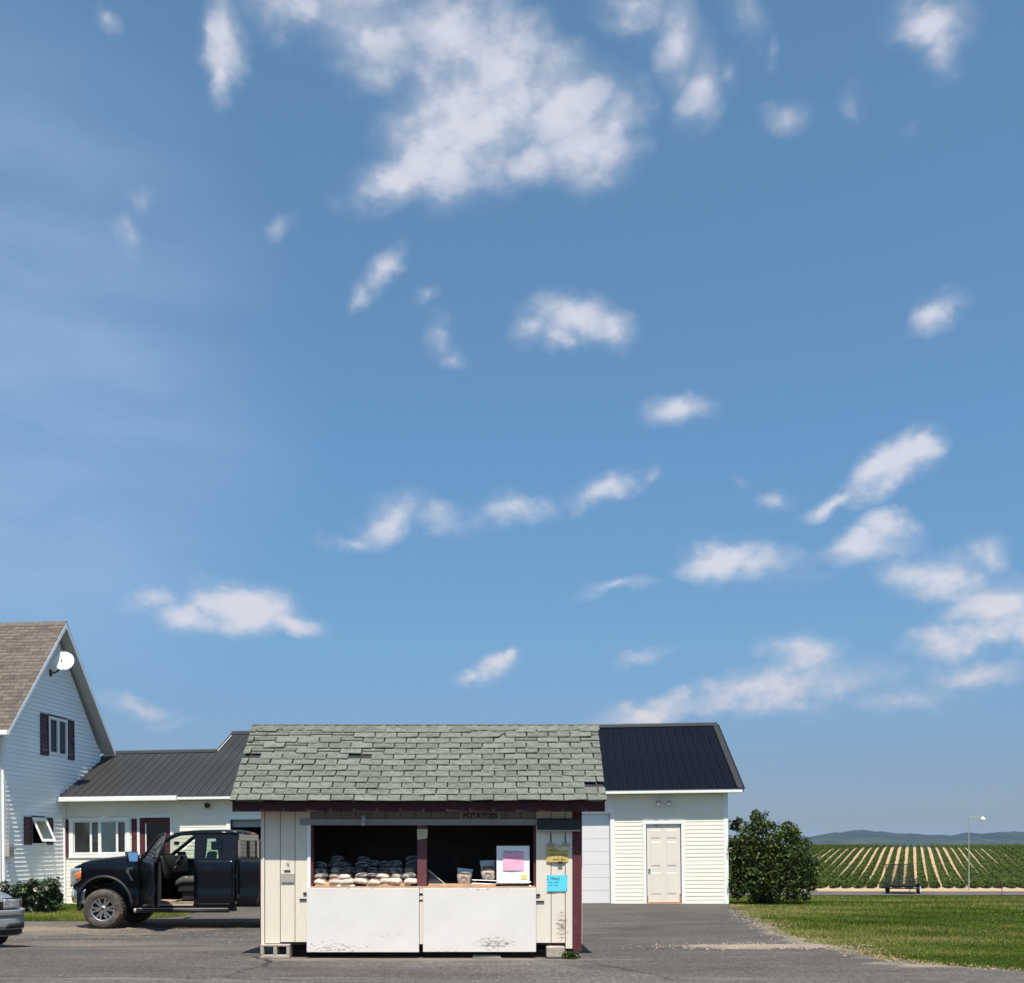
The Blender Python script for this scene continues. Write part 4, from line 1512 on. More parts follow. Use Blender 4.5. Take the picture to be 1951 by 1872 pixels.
rs.box(a + .072, a + .09, .010, .0148, .03, .22).box(c - .10, c - .072, .010, .0148, .03, .26).box(a + .1, c - .1, .011, .0149, .03, .05).box(a + .25, a + .36, .0105, .0148, z1 - .10, z1 - .075)
rs.build('rust_patch', M['rust'], dr)
MB().box(a + .06, c - .06, -.02, .06, -.01, .028).build('threshold', M['wood'], gar)
# walls behind, gable end
b = MB()
b.prism([(.03, -.25), (9.0, -.25), (9.0, 2.93), (4.25, 5.05), (.03, 2.93)], 'x', -.08, -.02)
b.box(XS + .3, -.08, 8.9, 9.0, -.25, 2.95)
b.prism([(.03, 2.4), (9.0, 2.4), (4.25, 5.05)], 'x', XS + .22, XS + .28)
b.box(XW, XS + .22, 5.6, 5.7, -.25, 2.9)
b.build('rear_walls', M['cream'], gar)
MB().box(-13.6, -.1, 8.6, 8.62, 0, 3).box(-13.9, -13.88, .1, 8.6, 0, 3).box(-10.2, -10.18, .1, 8.6, 0, 3).box(-17.7, -14.5, 2.4, 2.42, 0, 2.9).build('inner_partition', M['dark'], gar)
# roof of standing-rib steel panels
YR, YRW = 4.25, 2.80
rb = MB()
rb.prism([(-.30, rz(-.3) - .02), (YR, rz(YR) - .02), (8.8, rz(-.3) - .02), (8.8, rz(-.3) - .06), (YR, rz(YR) - .08), (-.30, rz(-.3) - .06)], 'x', XS, .32)
rb.prism([(-.30, rz(-.3) - .02), (YRW, rz(YRW) - .02), (5.9, rz(-.3) - .02), (5.9, rz(-.3) - .06), (YRW, rz(YRW) - .08), (-.30, rz(-.3) - .06)], 'x', XW - .08, XS - .001)
rf = rb.build('roof', M['soffit'], gar)
PW = .2286


def roof_panel(yr, name, mm_='metalroof'):
    b = MB()
    y0 = -.335
    for (u0, u1, h) in ((0, PW - .001, .0), (0.0, .028, .022), (PW * .45, PW * .45 + .02, .006)):
        b.hexa([(u0, y0, rz(y0) - .018), (u1, y0, rz(y0) - .018), (u1, yr, rz(yr) - .018), (u0, yr, rz(yr) - .018),
                (u0 + (.006 if h else 0), y0, rz(y0) - .008 + h), (u1 - (.006 if h else 0), y0, rz(y0) - .008 + h), (u1 - (.006 if h else 0), yr, rz(yr) - .008 + h), (u0 + (.006 if h else 0), yr, rz(yr) - .008 + h)])
    return b.mesh(name, M[mm_])


pm_l, pm_s, pm_n = roof_panel(YR, 'roof_panel'), roof_panel(YRW, 'roof_panel_short'), roof_panel(YR, 'navy_panel', 'navyroof')
x = XW - .10
while x < .34 - PW * .5:
    o = link('roof_panel', pm_s if x + PW * .5 < XS else (pm_l if x < -8 else pm_n), rf)
    o.location = (x, 0, 0)
    x += PW
MB().prism([(YR - .16, rz(YR - .16) + .016), (YR, rz(YR) + .05), (YR + .16, rz(YR - .16) + .016), (YR, rz(YR) + .02)], 'x', XS - .02, .36).build('ridge_flashing', M['metalroof'], rf)
MB().prism([(YRW - .14, rz(YRW - .14) + .016), (YRW, rz(YRW) + .045), (YRW + .16, rz(YRW - .14) + .016), (YRW, rz(YRW) + .02)], 'x', XW - .12, XS).build('ridge_flashing', M['metalroof'], rf)
b = MB()
b.add([(.22, -.34, rz(-.34) + .006), (.365, -.34, rz(-.34) + .006), (.365, YR, rz(YR) + .006), (.22, YR, rz(YR) + .006)], [(0, 1, 2, 3)])
b.add([(.365, -.34, rz(-.34) + .006), (.365, YR, rz(YR) + .006), (.365, YR, rz(YR) - .12), (.365, -.34, rz(-.34) - .12)], [(0, 1, 2, 3)])
b.build('rake_flashing', M['metalroof'], rf, thick=.006)
b = MB()
b.add([(XS - .02, YRW, rz(YRW) + .01), (XS - .02, YR, rz(YR) + .01), (XS - .02, YR, rz(YR) - .12), (XS - .02, YRW, rz(YRW) - .1)], [(0, 1, 2, 3)])
b.build('rake_flashing', M['metalroof'], rf, thick=.006)
# back slope
b = MB()
for (yr, xa, xb) in ((YR, XS, .34), (YRW, XW - .1, XS)):
    b.add([(xa, yr, rz(yr) + .0), (xb, yr, rz(yr) + .0), (xb, 2 * yr + .33, rz(-.33)), (xa, 2 * yr + .33, rz(-.33))], [(0, 1, 2, 3)])
b.build('back_slope', M['metalroof'], rf, thick=.01)
MB().box(XS + .02, .34, -.325, -.305, 2.865, 2.965).build('fascia', M['white'], gar)
MB().box(XW - .11, XS + .019, -.41, -.305, 2.84, 2.965).build('gutter', M['white'], gar, bevel=.01)
MB().box(XW, .33, -.30, -.02, 2.865, 2.885).build('soffit', M['soffit'], gar)
MB().box(XW + .012, XW + .07, -.09, -.032, .1, 2.86).build('downspout', M['white'], gar, bevel=.012)
done(gar)

# wall lamps
for (px, py, kind) in ((400, 1535, 1), (1263, 1525, 2)):
    p = bl(px, py, 1, 0)
    wp = BLD_M @ Vector((p.x, -.02, p.z))
    if kind == 1:
        t_ = thing('wall_lamp', 'single dark wall lamp under the gutter of the garage wing', 'lamp', wp, BLD_ROT)
        MB().box(-.05, .05, -.02, .0, -.08, .08).build('back_plate', M['cream'], t_)
        MB().lathe([(.02, .0), (.035, -.05), (.07, -.11), (.075, -.15), (.001, -.14)], 'y', (-.02, -.0, .02), 14).build('lamp_shade', M['iron'], t_, True)
    else:
        t_ = thing('flood_lamp', 'twin cream flood lamps high above the beige side door', 'lamp', wp, BLD_ROT)
        t_.scale = (1.1, 1.1, 1.1)
        MB().lathe([(.001, -.03), (.06, -.03), (.065, .0)], 'y', (0, 0, .04), 14).build('back_plate', M['cream'], t_)
        for sx in (-1, 1):
            b = MB().tube([(0, -.03, .03), (sx * .07, -.06, .0), (sx * .11, -.09, -.02)], .014, 6)
            b.build('arm', M['cream'], t_)
            MB().lathe([(.02, .06), (.035, .02), (.06, -.05), (.062, -.07), (.045, -.066), (.001, -.05)], 'y', (sx * .125, -.10, -.045), 14).build('lamp_head', M['greybox'], t_, True)
            MB().lathe([(.001, -.052), (.044, -.066)], 'y', (sx * .125, -.105, -.045), 14).build('lens', M['greybox'], t_)

# ------------------------------------------------------------------ the house
hs = frame_thing('farmhouse', 'tall white sided gable house with brown shingle roof and plum shutters', 'house', (XW - 4.5, -.4, 0))
YC, HW, ZE, ZP = -.40, 2.55, 4.62, 7.42      # ridge line, half width, wall top, inner peak
HL = 9.0


def hpt(u, d, z):       # along the gable wall: u depth, d out of the wall
    return (XW - d, u, z)


UW = (-.79, .21, 4.08, 5.10)
LW = (-1.69, -.98, 1.70, 2.38)
UW_ = (UW[0] - .02, UW[1] + .02, UW[2] - .02, UW[3] + .02)


def rake_lim(z):
    if z < ZE - .1:
        return (YC - HW, YC + HW)
    h = (ZP - z) * HW / (ZP - ZE + .25)
    return None if h < .06 else (YC - min(h, HW), YC + min(h, HW))


gw = MB().box(XW - .02, XW + .004, YC - HW, YC + HW, -.25, .05).build('gable_wall', M['concrete'], hs)
siding(gw, YC - HW + .07, YC + HW, .05, ZP, [UW_, LW], hpt, M['gable'], .1085, rake_lim, .027)
MB().box(XW - .05, XW + .024, YC - HW - .024, YC - HW + .075, -.1, ZE + .1).build('corner_board', M['white'], hs)
b = MB()
b.box(XW - HL, XW - .05, YC - HW, YC - HW + .02, -.2, ZE)
b.box(XW - HL, XW - .05, YC + HW - .02, YC + HW, -.2, ZE)
b.prism([(YC - HW, -.2), (YC + HW, -.2), (YC + HW, ZE), (YC, ZP), (YC - HW, ZE)], 'x', XW - HL - .02, XW - HL)
b.build('outer_walls', M['gable'], hs)
sd = MB().box(XW - HL, XW - .06, YC - HW - .004, YC - HW - .001, -.2, .0).build('front_wall', M['concrete'], hs)
for i in range(40):
    z_ = .0 + i * .1085
    MB().hexa([(XW - 5, YC - HW - .016, z_), (XW - .052, YC - HW - .016, z_), (XW - .052, YC - HW - .001, z_), (XW - 5, YC - HW - .001, z_), (XW - 5, YC - HW - .005, z_ + .118), (XW - .052, YC - HW - .005, z_ + .118), (XW - .052, YC - HW - .001, z_ + .118), (XW - 5, YC - HW - .001, z_ + .118)]).build('siding_plank', M['gable'], sd)
# roof
ROX = .32
EYH, EZH = YC - 2.85, 4.44
ZR = 7.64
hsl = math.hypot(YC - EYH, ZR - EZH)
hd, hn = Vector((0, (YC - EYH) / hsl, (ZR - EZH) / hsl)), Vector((0, -(ZR - EZH) / hsl, (YC - EYH) / hsl))
rfh = MB().prism([(EYH, EZH), (YC, ZR), (2 * YC - EYH, EZH), (2 * YC - EYH, EZH - .06), (YC, ZR - .09), (EYH, EZH - .06)], 'x', XW - HL - .2, XW + ROX).build('roof', M['soffit'], hs)
b = MB()
ncr = 31
for r in range(ncr):
    s0, s1 = -.02 + r * hsl / ncr, -.02 + (r + 1) * hsl / ncr + .02
    x = XW + ROX + .01 + (.15 if r % 2 else 0)
    while x > XW - HL:
        x0, x1 = x - .30 + .005, min(x, XW + ROX + .012)
        x -= .305
        pp = []
        for h in (.002, .010):
            for (xx, s, l) in ((x0, s0, .010), (x1, s0, .010), (x1, s1, .0), (x0, s1, .0)):
                pp.append(Vector((xx, EYH, EZH)) + hd * (s + random.uniform(-.003, .003)) + hn * (l + h))
        b.hexa(pp, 1 if random.random() < .35 else 0)
o = b.build('shingle_courses', [M['brownshingle'], M['brownshingle2']], rfh)
o['kind'] = 'stuff'
hd2, hn2 = Vector((0, -hd.y, hd.z)), Vector((0, -hn.y, hn.z))
b = MB()
for r in range(ncr):
    s0, s1 = -.02 + r * hsl / ncr, -.02 + (r + 1) * hsl / ncr + .02
    pp = []
    for h in (.002, .010):
        for (xx, s, l) in ((XW - HL, s0, .010), (XW + ROX + .012, s0, .010), (XW + ROX + .012, s1, .0), (XW - HL, s1, .0)):
            pp.append(Vector((xx, 2 * YC - EYH, EZH)) + hd2 * s + hn2 * (l + h))
    b.hexa(pp)
b.build('back_slope', M['brownshingle2'], rfh)
b = MB()
for k in range(60):
    x0 = XW + ROX + .012 - k * .15
    b.add([(x0 - .17, YC - .12, ZR - .11), (x0, YC - .12, ZR - .10), (x0, YC, ZR + .03), (x0 - .17, YC, ZR + .022), (x0, YC + .12, ZR - .10), (x0 - .17, YC + .12, ZR - .11)], [(0, 1, 2, 3), (3, 2, 4, 5)])
b.build('ridge_caps', M['brownshingle'], rfh, thick=.008)
# rake boards, soffit, eave
for sgn in (-1, 1):
    e = lambda t, dz: (YC + sgn * 2.87 * t, ZR - (ZR - EZH) * t + dz)
    b = MB()
    b.prism([e(0, -.015), e(1, -.015), e(1, -.13), e(0, -.16)], 'x', XW + ROX - .004, XW + ROX + .016)
    b.build('rake_board', M['gable'], hs)
    b = MB()
    b.prism([e(.0, -.10), e(1, -.075), e(1, -.09), e(.0, -.125)], 'x', XW + .018, XW + ROX - .004)
    b.build('soffit', M['soffit'], hs)
MB().box(XW - HL, XW + ROX + .01, EYH - .09, EYH - .005, EZH - .13, EZH - .01).build('gutter', M['white'], hs, bevel=.012)
MB().box(XW - HL, XW, EYH, YC - HW, EZH - .12, EZH - .105).build('eave_soffit', M['soffit'], hs)
MB().box(XW - .09, XW - .03, YC - HW - .11, YC - HW - .05, .1, EZH - .1).build('downspout', M['white'], hs, bevel=.012)
# gable windows


def hbox(b, u0, u1, d0, d1, z0, z1):
    b.hexa([hpt(u0, d0, z0), hpt(u1, d0, z0), hpt(u1, d1, z0), hpt(u0, d1, z0), hpt(u0, d0, z1), hpt(u1, d0, z1), hpt(u1, d1, z1), hpt(u0, d1, z1)])
    return b


u0, u1, z0, z1 = UW
b = MB()
for (p, q, r_, s) in ((u0, u0 + .08, z0, z1), (u1 - .08, u1, z0, z1), (u0 + .08, u1 - .08, z1 - .08, z1), (u0 + .08, u1 - .08, z0, z0 + .08), ((u0 + u1) / 2 - .05, (u0 + u1) / 2 + .05, z0 + .08, z1 - .08)):
    hbox(b, p, q, -.03, .04, r_, s)
wf = b.build('window_frame', M['white'], hs)
for (p, q) in ((u0 + .08, (u0 + u1) / 2 - .05), ((u0 + u1) / 2 + .05, u1 - .08)):
    hbox(MB(), p, q, .006, .01, z0 + .08, z1 - .08).build('pane', M['glass'], wf)
    MB().grid(lambda s, t: hpt(p + .1 + s * .22, .10 + .02 * math.sin(30 * s), z0 + t * (z1 - z0)), 16, 1).build('curtain', M['blind'], wf)
shutter_panel(hs, hpt, -1.235, -.84, 4.03, 5.12, M['shutter'])
shutter_panel(hs, hpt, .225, .56, 4.03, 5.12, M['shutter'])
shutter_panel(hs, hpt, -2.07, -1.715, 1.69, 2.40, M['shutter'])
shutter_panel(hs, hpt, -.95, -.65, 1.69, 2.40, M['shutter'])
u0, u1, z0, z1 = LW
b = MB()
for (p, q, r_, s) in ((u0, u0 + .03, z0, z1), (u1 - .03, u1, z0, z1), (u0, u1, z1 - .03, z1 + .02), (u0, u1, z0 - .02, z0 + .03)):
    hbox(b, p, q, -.02, .06, r_, s)
wf = b.build('window_frame', M['white'], hs)
# awning sash swung out at the foot
b = MB()
H = z1 - z0 - .04
tl = .42
for (p, q, r_, s) in ((u0 + .01, u0 + .075, 0, H), (u1 - .075, u1 - .01, 0, H), (u0 + .075, u1 - .075, 0, .07), (u0 + .075, u1 - .075, H - .06, H)):
    pts_ = []
    for (u, d, z) in ((p, -.03, r_), (q, -.03, r_), (q, 0, r_), (p, 0, r_), (p, -.03, s), (q, -.03, s), (q, 0, s), (p, 0, s)):
        k = (H - z)
        pts_.append(hpt(u, d - .02 - k * math.sin(tl), z1 - .02 - k * math.cos(tl)))
    b.hexa(pts_)
sa = b.build('open_sash', M['white'], wf)
b = MB()
b.add([hpt(u, -.035 - k * math.sin(tl), z1 - .02 - k * math.cos(tl)) for (u, k) in ((u0 + .07, .06), (u1 - .07, .06), (u1 - .07, H - .06), (u0 + .07, H - .06))], [(0, 1, 2, 3)])
b.build('pane', M['glass'], wf)
MB().box(XW - .9, XW - .88, YC - 2.4, YC + 2.4, .2, 4.3).build('inner_partition', M['dark'], hs)
done(hs)

dp = bl(122, 1260, 0, XW + .42)
ds = thing('satellite_dish', 'round white satellite dish on an arm high on the house gable', 'satellite dish', BLD_M @ Vector((XW + .02, dp.y + .05, dp.z - .28)), BLD_ROT)
rot = Matrix.Rotation(R(16), 3, 'Z') @ Matrix.Rotation(R(-20), 3, 'X')
cc = Vector((.40, -.05, .28))
b = MB()
for j in range(7):
    r_ = .275 * j / 6
    for i in range(28):
        t = 2 * math.pi * i / 28
        b.v.append(tuple(cc + rot @ Vector((r_ * math.cos(t) * .95, -(r_ / .275) ** 2 * .045, r_ * math.sin(t)))))
b.f = [(j * 28 + i, j * 28 + (i + 1) % 28, (j + 1) * 28 + (i + 1) % 28, (j + 1) * 28 + i) for j in range(6) for i in range(28)]
b.mi = [0] * len(b.f)
b.build('reflector', M['white'], ds, True, thick=.008)
MB().tube([(-.0, 0, .0), (.14, 0, .01), (.26, .0, .10), tuple(cc + rot @ Vector((0, .03, -.05)))], .022, 8).build('mast', M['iron'], ds)
MB().box(-.005, .012, -.06, .06, -.09, .09).build('wall_plate', M['iron'], ds)
f0, f1 = cc + rot @ Vector((0, .0, -.25)), cc + rot @ Vector((0, -.30, -.14))
MB().tube([f0, f1], .011, 6).build('feed_arm', M['zinc'], ds)
MB().tube([f1, f1 + rot @ Vector((0, .09, .05))], [.03, .022], 10).build('feed_horn', M['greybox'], ds)

mp_ = bl(6, 1619, 0, XW + .08)
em = thing('electric_meter', 'small tan electric meter box on the left corner of the house gable', 'meter', BLD_M @ Vector((XW + .02, -2.86, mp_.z)), BLD_ROT)
MB().box(.0, .12, -.11, .11, -.16, .16).build('box', M['greybox'], em, bevel=.01)
MB().lathe([(.001, .2), (.07, .19), (.08, .12)], 'x', (0, 0, .02), 16).build('dial', M['glass'], em, True)
MB().tube([(.05, -.0, .16), (.05, 0, 1.2)], .02, 6).build('conduit', M['zinc'], em)

# ------------------------------------------------------------------ pickup truck (x towards its rear, y away from the viewer, z up)
tk = thing('pickup_truck', 'dark navy extended-cab pickup truck with its front door standing open', 'pickup truck', (-8.02, 20.8, g(-8, 20.8) - .0), (0, 0, R(0)))
TW_ = 2.02
_Z = [.36, .50, .64, .72, .76, .80, 1.0, 1.2, 1.32, 1.40, 1.47]
_Y = [.060, .022, .004, .0, .022, .030, .016, .0, .012, .034, .060]


def yin(z):
    return float(np.interp(z, _Z, _Y))


def side(x0, x1, lo, hi, nx=16, nz=12, far=False, y0=0.0):
    """a body side panel between two edge curves"""
    def fn(u, v):
        x = x0 + (x1 - x0) * u
        a, c = lo(x), hi(x)
        z = a + (c - a) * v
        y = yin(z) + y0 + taper(x)
        return (x, TW_ - y if far else y, z)
    return MB().grid(fn, nx, nz)


def taper(x):     # plan rounding of the nose
    return .16 * max(0, (-.18 - x) / .5) ** 2


def hoodz(x):
    return float(np.interp(x, [-.69, -.60, -.52, -.2, .2, .63, .78], [1.20, 1.29, 1.335, 1.385, 1.43, 1.462, 1.475]))


def arch(cx, rx=.555, rz_=.60, zc=.44, base=.47):
    def f(x):
        t = (x - cx) / rx
        return max(base, zc + rz_ * math.sqrt(max(0, 1 - t * t))) if abs(t) < 1 else base
    return f


ar1 = arch(.02)


def fender_lo(x):
    return max(ar1(x), .80 if x < -.36 else .47)


const = lambda v: (lambda x: v)
for far in (False, True):
    side(-.68, .735, fender_lo, lambda x: hoodz(x) - .035, 60, 10, far).build('fender', M['truck'], tk, True, thick=.02)
    # wheel arch flare
    pts_ = [(.02 + .575 * math.cos(t), TW_ + .004 if far else -.004, .44 + .62 * math.sin(t)) for t in np.linspace(.02, math.pi - .38, 22)]
    MB().tube(pts_, .030, 8).build('arch_flare', M['trim'], tk, True)
    MB().grid(lambda u, v: (.02 + .57 * math.cos(math.pi * u), (TW_ - .04 - .5 * v) if far else (.04 + .5 * v), .44 + .60 * math.sin(math.pi * u)), 18, 1).build('wheel_well', M['trim'], tk)
    # rear door
    side(1.845, 2.675, const(.47), const(1.405), 8, 14, far).build('rear_door', M['truck'], tk, True, thick=.02)
    side(2.765, 5.20, lambda x: arch(3.72)(x), const(1.42), 60, 12, far).build('bed_side', M['truck'], tk, True, thick=.03)
    side(.73, 2.70, const(.36), const(.46), 12, 3, far, .02).build('rocker', M['trim'], tk, thick=.02)
    MB().tube([(3.72 + .575 * math.cos(t), TW_ + .004 if far else -.004, .44 + .62 * math.sin(t)) for t in np.linspace(.02, math.pi - .02, 22)], .030, 8).build('arch_flare', M['trim'], tk, True)
far = True
side(.745, 1.835, const(.47), const(1.405), 10, 14, True).build('front_door', M['truck'], tk, True, thick=.05)


def gh(z):        # greenhouse lean
    return .055 + (z - 1.405) * .36


def ghbox(b, quad, t=.03, far=False):
    """flat piece of the greenhouse side given as (x, z) corners"""
    def q(x, z, d):
        y = gh(z) + d
        return (x, TW_ - y if far else y, z)
    n = len(quad)
    vs = [q(x, z, 0) for x, z in quad] + [q(x, z, t) for x, z in quad]
    fs = [tuple(range(n)), tuple(range(2 * n - 1, n - 1, -1))] + [(i, n + i, n + (i + 1) % n, (i + 1) % n) for i in range(n)]
    b.add(vs, fs)
    return b


def cab_top(x):
    return float(np.interp(x, [1.30, 1.45, 1.7, 2.2, 2.6, 2.72], [1.90, 1.945, 1.975, 1.985, 1.97, 1.93]))


for far in (False, True):
    # rear quarter of the greenhouse with its window opening
    b = MB()
    ghbox(b, [(1.835, 1.405), (2.045, 1.405), (2.055, 1.50), (2.05, 1.93), (1.80, 1.93)], .05, far)
    ghbox(b, [(2.385, 1.55), (2.40, 1.405), (2.715, 1.405), (2.72, 1.93), (2.385, 1.93), (2.37, 1.70)], .05, far)
    ghbox(b, [(2.05, 1.835), (2.385, 1.835), (2.385, 1.93), (2.05, 1.93)], .048, far)
    ghbox(b, [(2.045, 1.405), (2.40, 1.405), (2.40, 1.42), (2.045, 1.42)], .048, far)
    b.build('cab_pillar', M['truck'], tk)
    b = MB()
    ghbox(b, [(2.04, 1.41), (2.40, 1.41), (2.39, 1.84), (2.05, 1.84)], .004, far)
    b.build('quarter_window', M['cabglass'], tk)
    # roof rail and windscreen pillar
    b = MB()
    ap = [(.76, gh(1.46) + .01, 1.46), (1.05, gh(1.66) + .015, 1.675), (1.30, gh(1.85) + .02, 1.86), (1.50, gh(1.92) + .02, 1.935), (1.85, gh(1.94) + .02, 1.95), (2.3, gh(1.94) + .02, 1.955), (2.70, gh(1.94) + .02, 1.935)]
    if far:
        ap = [(x, TW_ - y, z) for x, y, z in ap]
    b.tube(ap, [.045, .042, .042, .04, .04, .04, .04], 8)
    b.build('roof_rail', M['truck'], tk, True)
# far front window
b = MB()
ghbox(b, [(.85, 1.42), (1.83, 1.42), (1.82, 1.92), (1.45, 1.90)], .004, True)
b.build('door_window', M['cabglass'], tk)
MB().grid(lambda u, v: (1.36 + 1.36 * u, .25 + (TW_ - .5) * v, cab_top(1.36 + 1.36 * u) + .03 * math.sin(math.pi * v)), 14, 10).build('roof', M['truck'], tk, True, thick=.04)
MB().grid(lambda u, v: (.80 + .60 * v - .10 * math.sin(math.pi * u), .11 + (TW_ - .22) * u + (.14 * v) * (1 - 2 * u), 1.475 + .465 * v), 10, 6).build('windscreen', M['cabglass'], tk, True)
# hood, cowl
MB().grid(lambda u, v: (-.69 + 1.47 * u + .04 * (2 * v - 1) ** 2 * (1 - u), .05 + taper(-.69 + 1.47 * u) + (TW_ - .10 - 2 * taper(-.69 + 1.47 * u)) * v,
                        hoodz(-.69 + 1.47 * u) + .045 * math.sin(math.pi * v) - .03 * (1 - math.sin(math.pi * v)) ** 6), 20, 16).build('hood', M['truck'], tk, True, thick=.02)
MB().box(.74, .92, .10, TW_ - .10, 1.42, 1.47).build('cowl', M['trim'], tk)
# front
MB().grid(lambda u, v: (-.735 + .12 * (2 * u - 1) ** 2, .14 + (TW_ - .28) * u, .80 + .46 * v), 10, 4).build('grille', M['trim'], tk, thick=.03)
b = MB()
for k in range(4):
    zz = .86 + k * .1
    b.tube([(-.755 + .12 * (2 * u - 1) ** 2, .2 + (TW_ - .4) * u, zz) for u in np.linspace(0, 1, 9)], .018, 6)
b.build('grille_bar', M['chrome'], tk)
for far in (False, True):
    def hl(u, v, far=far):
        x = -.72 + .27 * u
        z = .83 + .40 * v + (.16 * u * (1 - v))
        y = .02 + .14 * max(0, 1 - u) ** 1.3 + .0
        return (x, TW_ - y + .01 if far else y - .01, z)
    hlo = MB().grid(hl, 6, 5).build('headlight', M['lamp'], tk, True, thick=.012)

    def tl_(u, v, far=far):
        x = -.575 + .130 * u
        z = .97 + .05 * u + (.17 - .02 * u) * v
        y = .02 + .14 * max(0, 1 - (x + .72) / .27) ** 1.3 - .020
        return (x, TW_ - y if far else y, z)
    MB().grid(tl_, 4, 3).build('turn_signal', M['amber'], hlo, True, thick=.006)
# bumper
MB().grid(lambda u, v: (-.81 + .43 * abs(2 * u - 1) ** 6 + .03 * (2 * v - 1) ** 2, .010 + (TW_ - .02) * u, .52 + .28 * v), 14, 5).build('bumper', M['chrome'], tk, True, thick=.02)
MB().grid(lambda u, v: (-.74 + .26 * abs(2 * u - 1) ** 3, .05 + (TW_ - .10) * u, .36 + .19 * v), 12, 3).build('air_dam', M['trim'], tk, True, thick=.03)
for yy in (.045, TW_ - .085):
    MB().box(-.55, -.40, yy, yy + .04, .50, .79).build('bumper_end', M['trim'], tk)
    MB().box(-.56, -.36, yy - .02, yy + .05, .79, .83).build('bumper_end', M['trim'], tk)
# fender badge and vent
b = MB()
b.prism([(.48, 1.235), (.62, 1.25), (.615, 1.225), (.50, 1.215)], 'y', -.012, .012).prism([(.475, 1.20), (.53, 1.205), (.54, 1.13), (.49, 1.12)], 'y', -.012, .014).prism([(.51, 1.12), (.535, 1.12), (.61, .985), (.585, .975)], 'y', -.008, .016)
b.build('fender_badge', M['chrome'], tk)
# cab back, bed
b = MB()
b.box(2.70, 2.735, .05, TW_ - .05, .5, 1.42)
b.box(2.69, 2.725, .08, .30, 1.42, 1.80).box(2.69, 2.725, TW_ - .30, TW_ - .08, 1.42, 1.80).box(2.69, 2.725, .16, TW_ - .16, 1.80, 1.93)
b.build('cab_back', M['truck'], tk)
MB().box(2.700, 2.706, .30, TW_ - .30, 1.42, 1.80).build('rear_window', M['rearglass'], tk)
MB().box(2.69, 2.72, .92, .96, 1.42, 1.80).box(2.69, 2.72, TW_ - .96, TW_ - .92, 1.42, 1.80).build('window_divider', M['trim'], tk)
MB().box(2.68, 2.80, .75, TW_ - .75, 1.925, 1.975).build('cab_lamp_housing', M['trim'], tk, bevel=.015)
MB().box(2.78, 2.81, .85, TW_ - .85, 1.935, 1.965).build('brake_lamp', M['red'], tk)
b = MB()
b.box(2.765, 5.18, .06, TW_ - .06, .68, .72).box(2.765, 2.80, .06, TW_ - .06, .72, 1.40)
b.box(2.765, 5.2, .02, .10, 1.405, 1.435).box(2.765, 5.2, TW_ - .10, TW_ - .02, 1.405, 1.435)
b.build('bed', M['trim'], tk)
MB().box(5.19, 5.24, .05, TW_ - .05, .66, 1.42).build('tailgate', M['truck'], tk, bevel=.015)
MB().box(5.22, 5.36, .02, TW_ - .02, .46, .62).build('rear_bumper', M['chrome'], tk, bevel=.02)
for yy in (-.005, TW_ - .135):
    MB().box(5.15, 5.245, yy, yy + .14, .88, 1.38).build('tail_lamp', M['red'], tk, bevel=.015)
# chassis, steps
MB().box(-.4, 5.1, .45, .60, .42, .56).box(-.4, 5.1, TW_ - .60, TW_ - .45, .42, .56).box(.3, 2.2, .6, TW_ - .6, .34, .5).box(-.3, .35, .5, TW_ - .5, .40, .9).build('chassis', M['trim'], tk)
MB().tube([(0, .1, .40), (0, TW_ - .1, .40)], .06, 8).tube([(3.72, .1, .40), (3.72, TW_ - .1, .40)], .07, 8).tube([(3.72, TW_ / 2, .40), (3.72, TW_ / 2, .401)], .15, 8).build('axle', M['trim'], tk)
for yy in (-.10, TW_ + .0):
    st = MB().tube([(.70, yy + .05, .375), (2.58, yy + .05, .375)], .042, 10).build('running_board', M['trim'], tk, True)
    MB().box(.74, 2.55, yy + .01, yy + .09, .412, .424).build('step_pad', M['zinc'], st)
    MB().tube([(.66, yy + .05, .375), (.705, yy + .05, .375)], .048, 10).build('end_cap', M['greybox'], st)
    b = MB()
    for xx in (.9, 1.7, 2.4):
        b.box(xx, xx + .05, min(yy + .05, TW_ / 2 + (.4 if yy > 1 else -.5)), max(yy + .05, TW_ / 2 + (.5 if yy > 1 else -.4)), .37, .40)
    b.build('bracket', M['trim'], st)
# wheels
RAD = .40


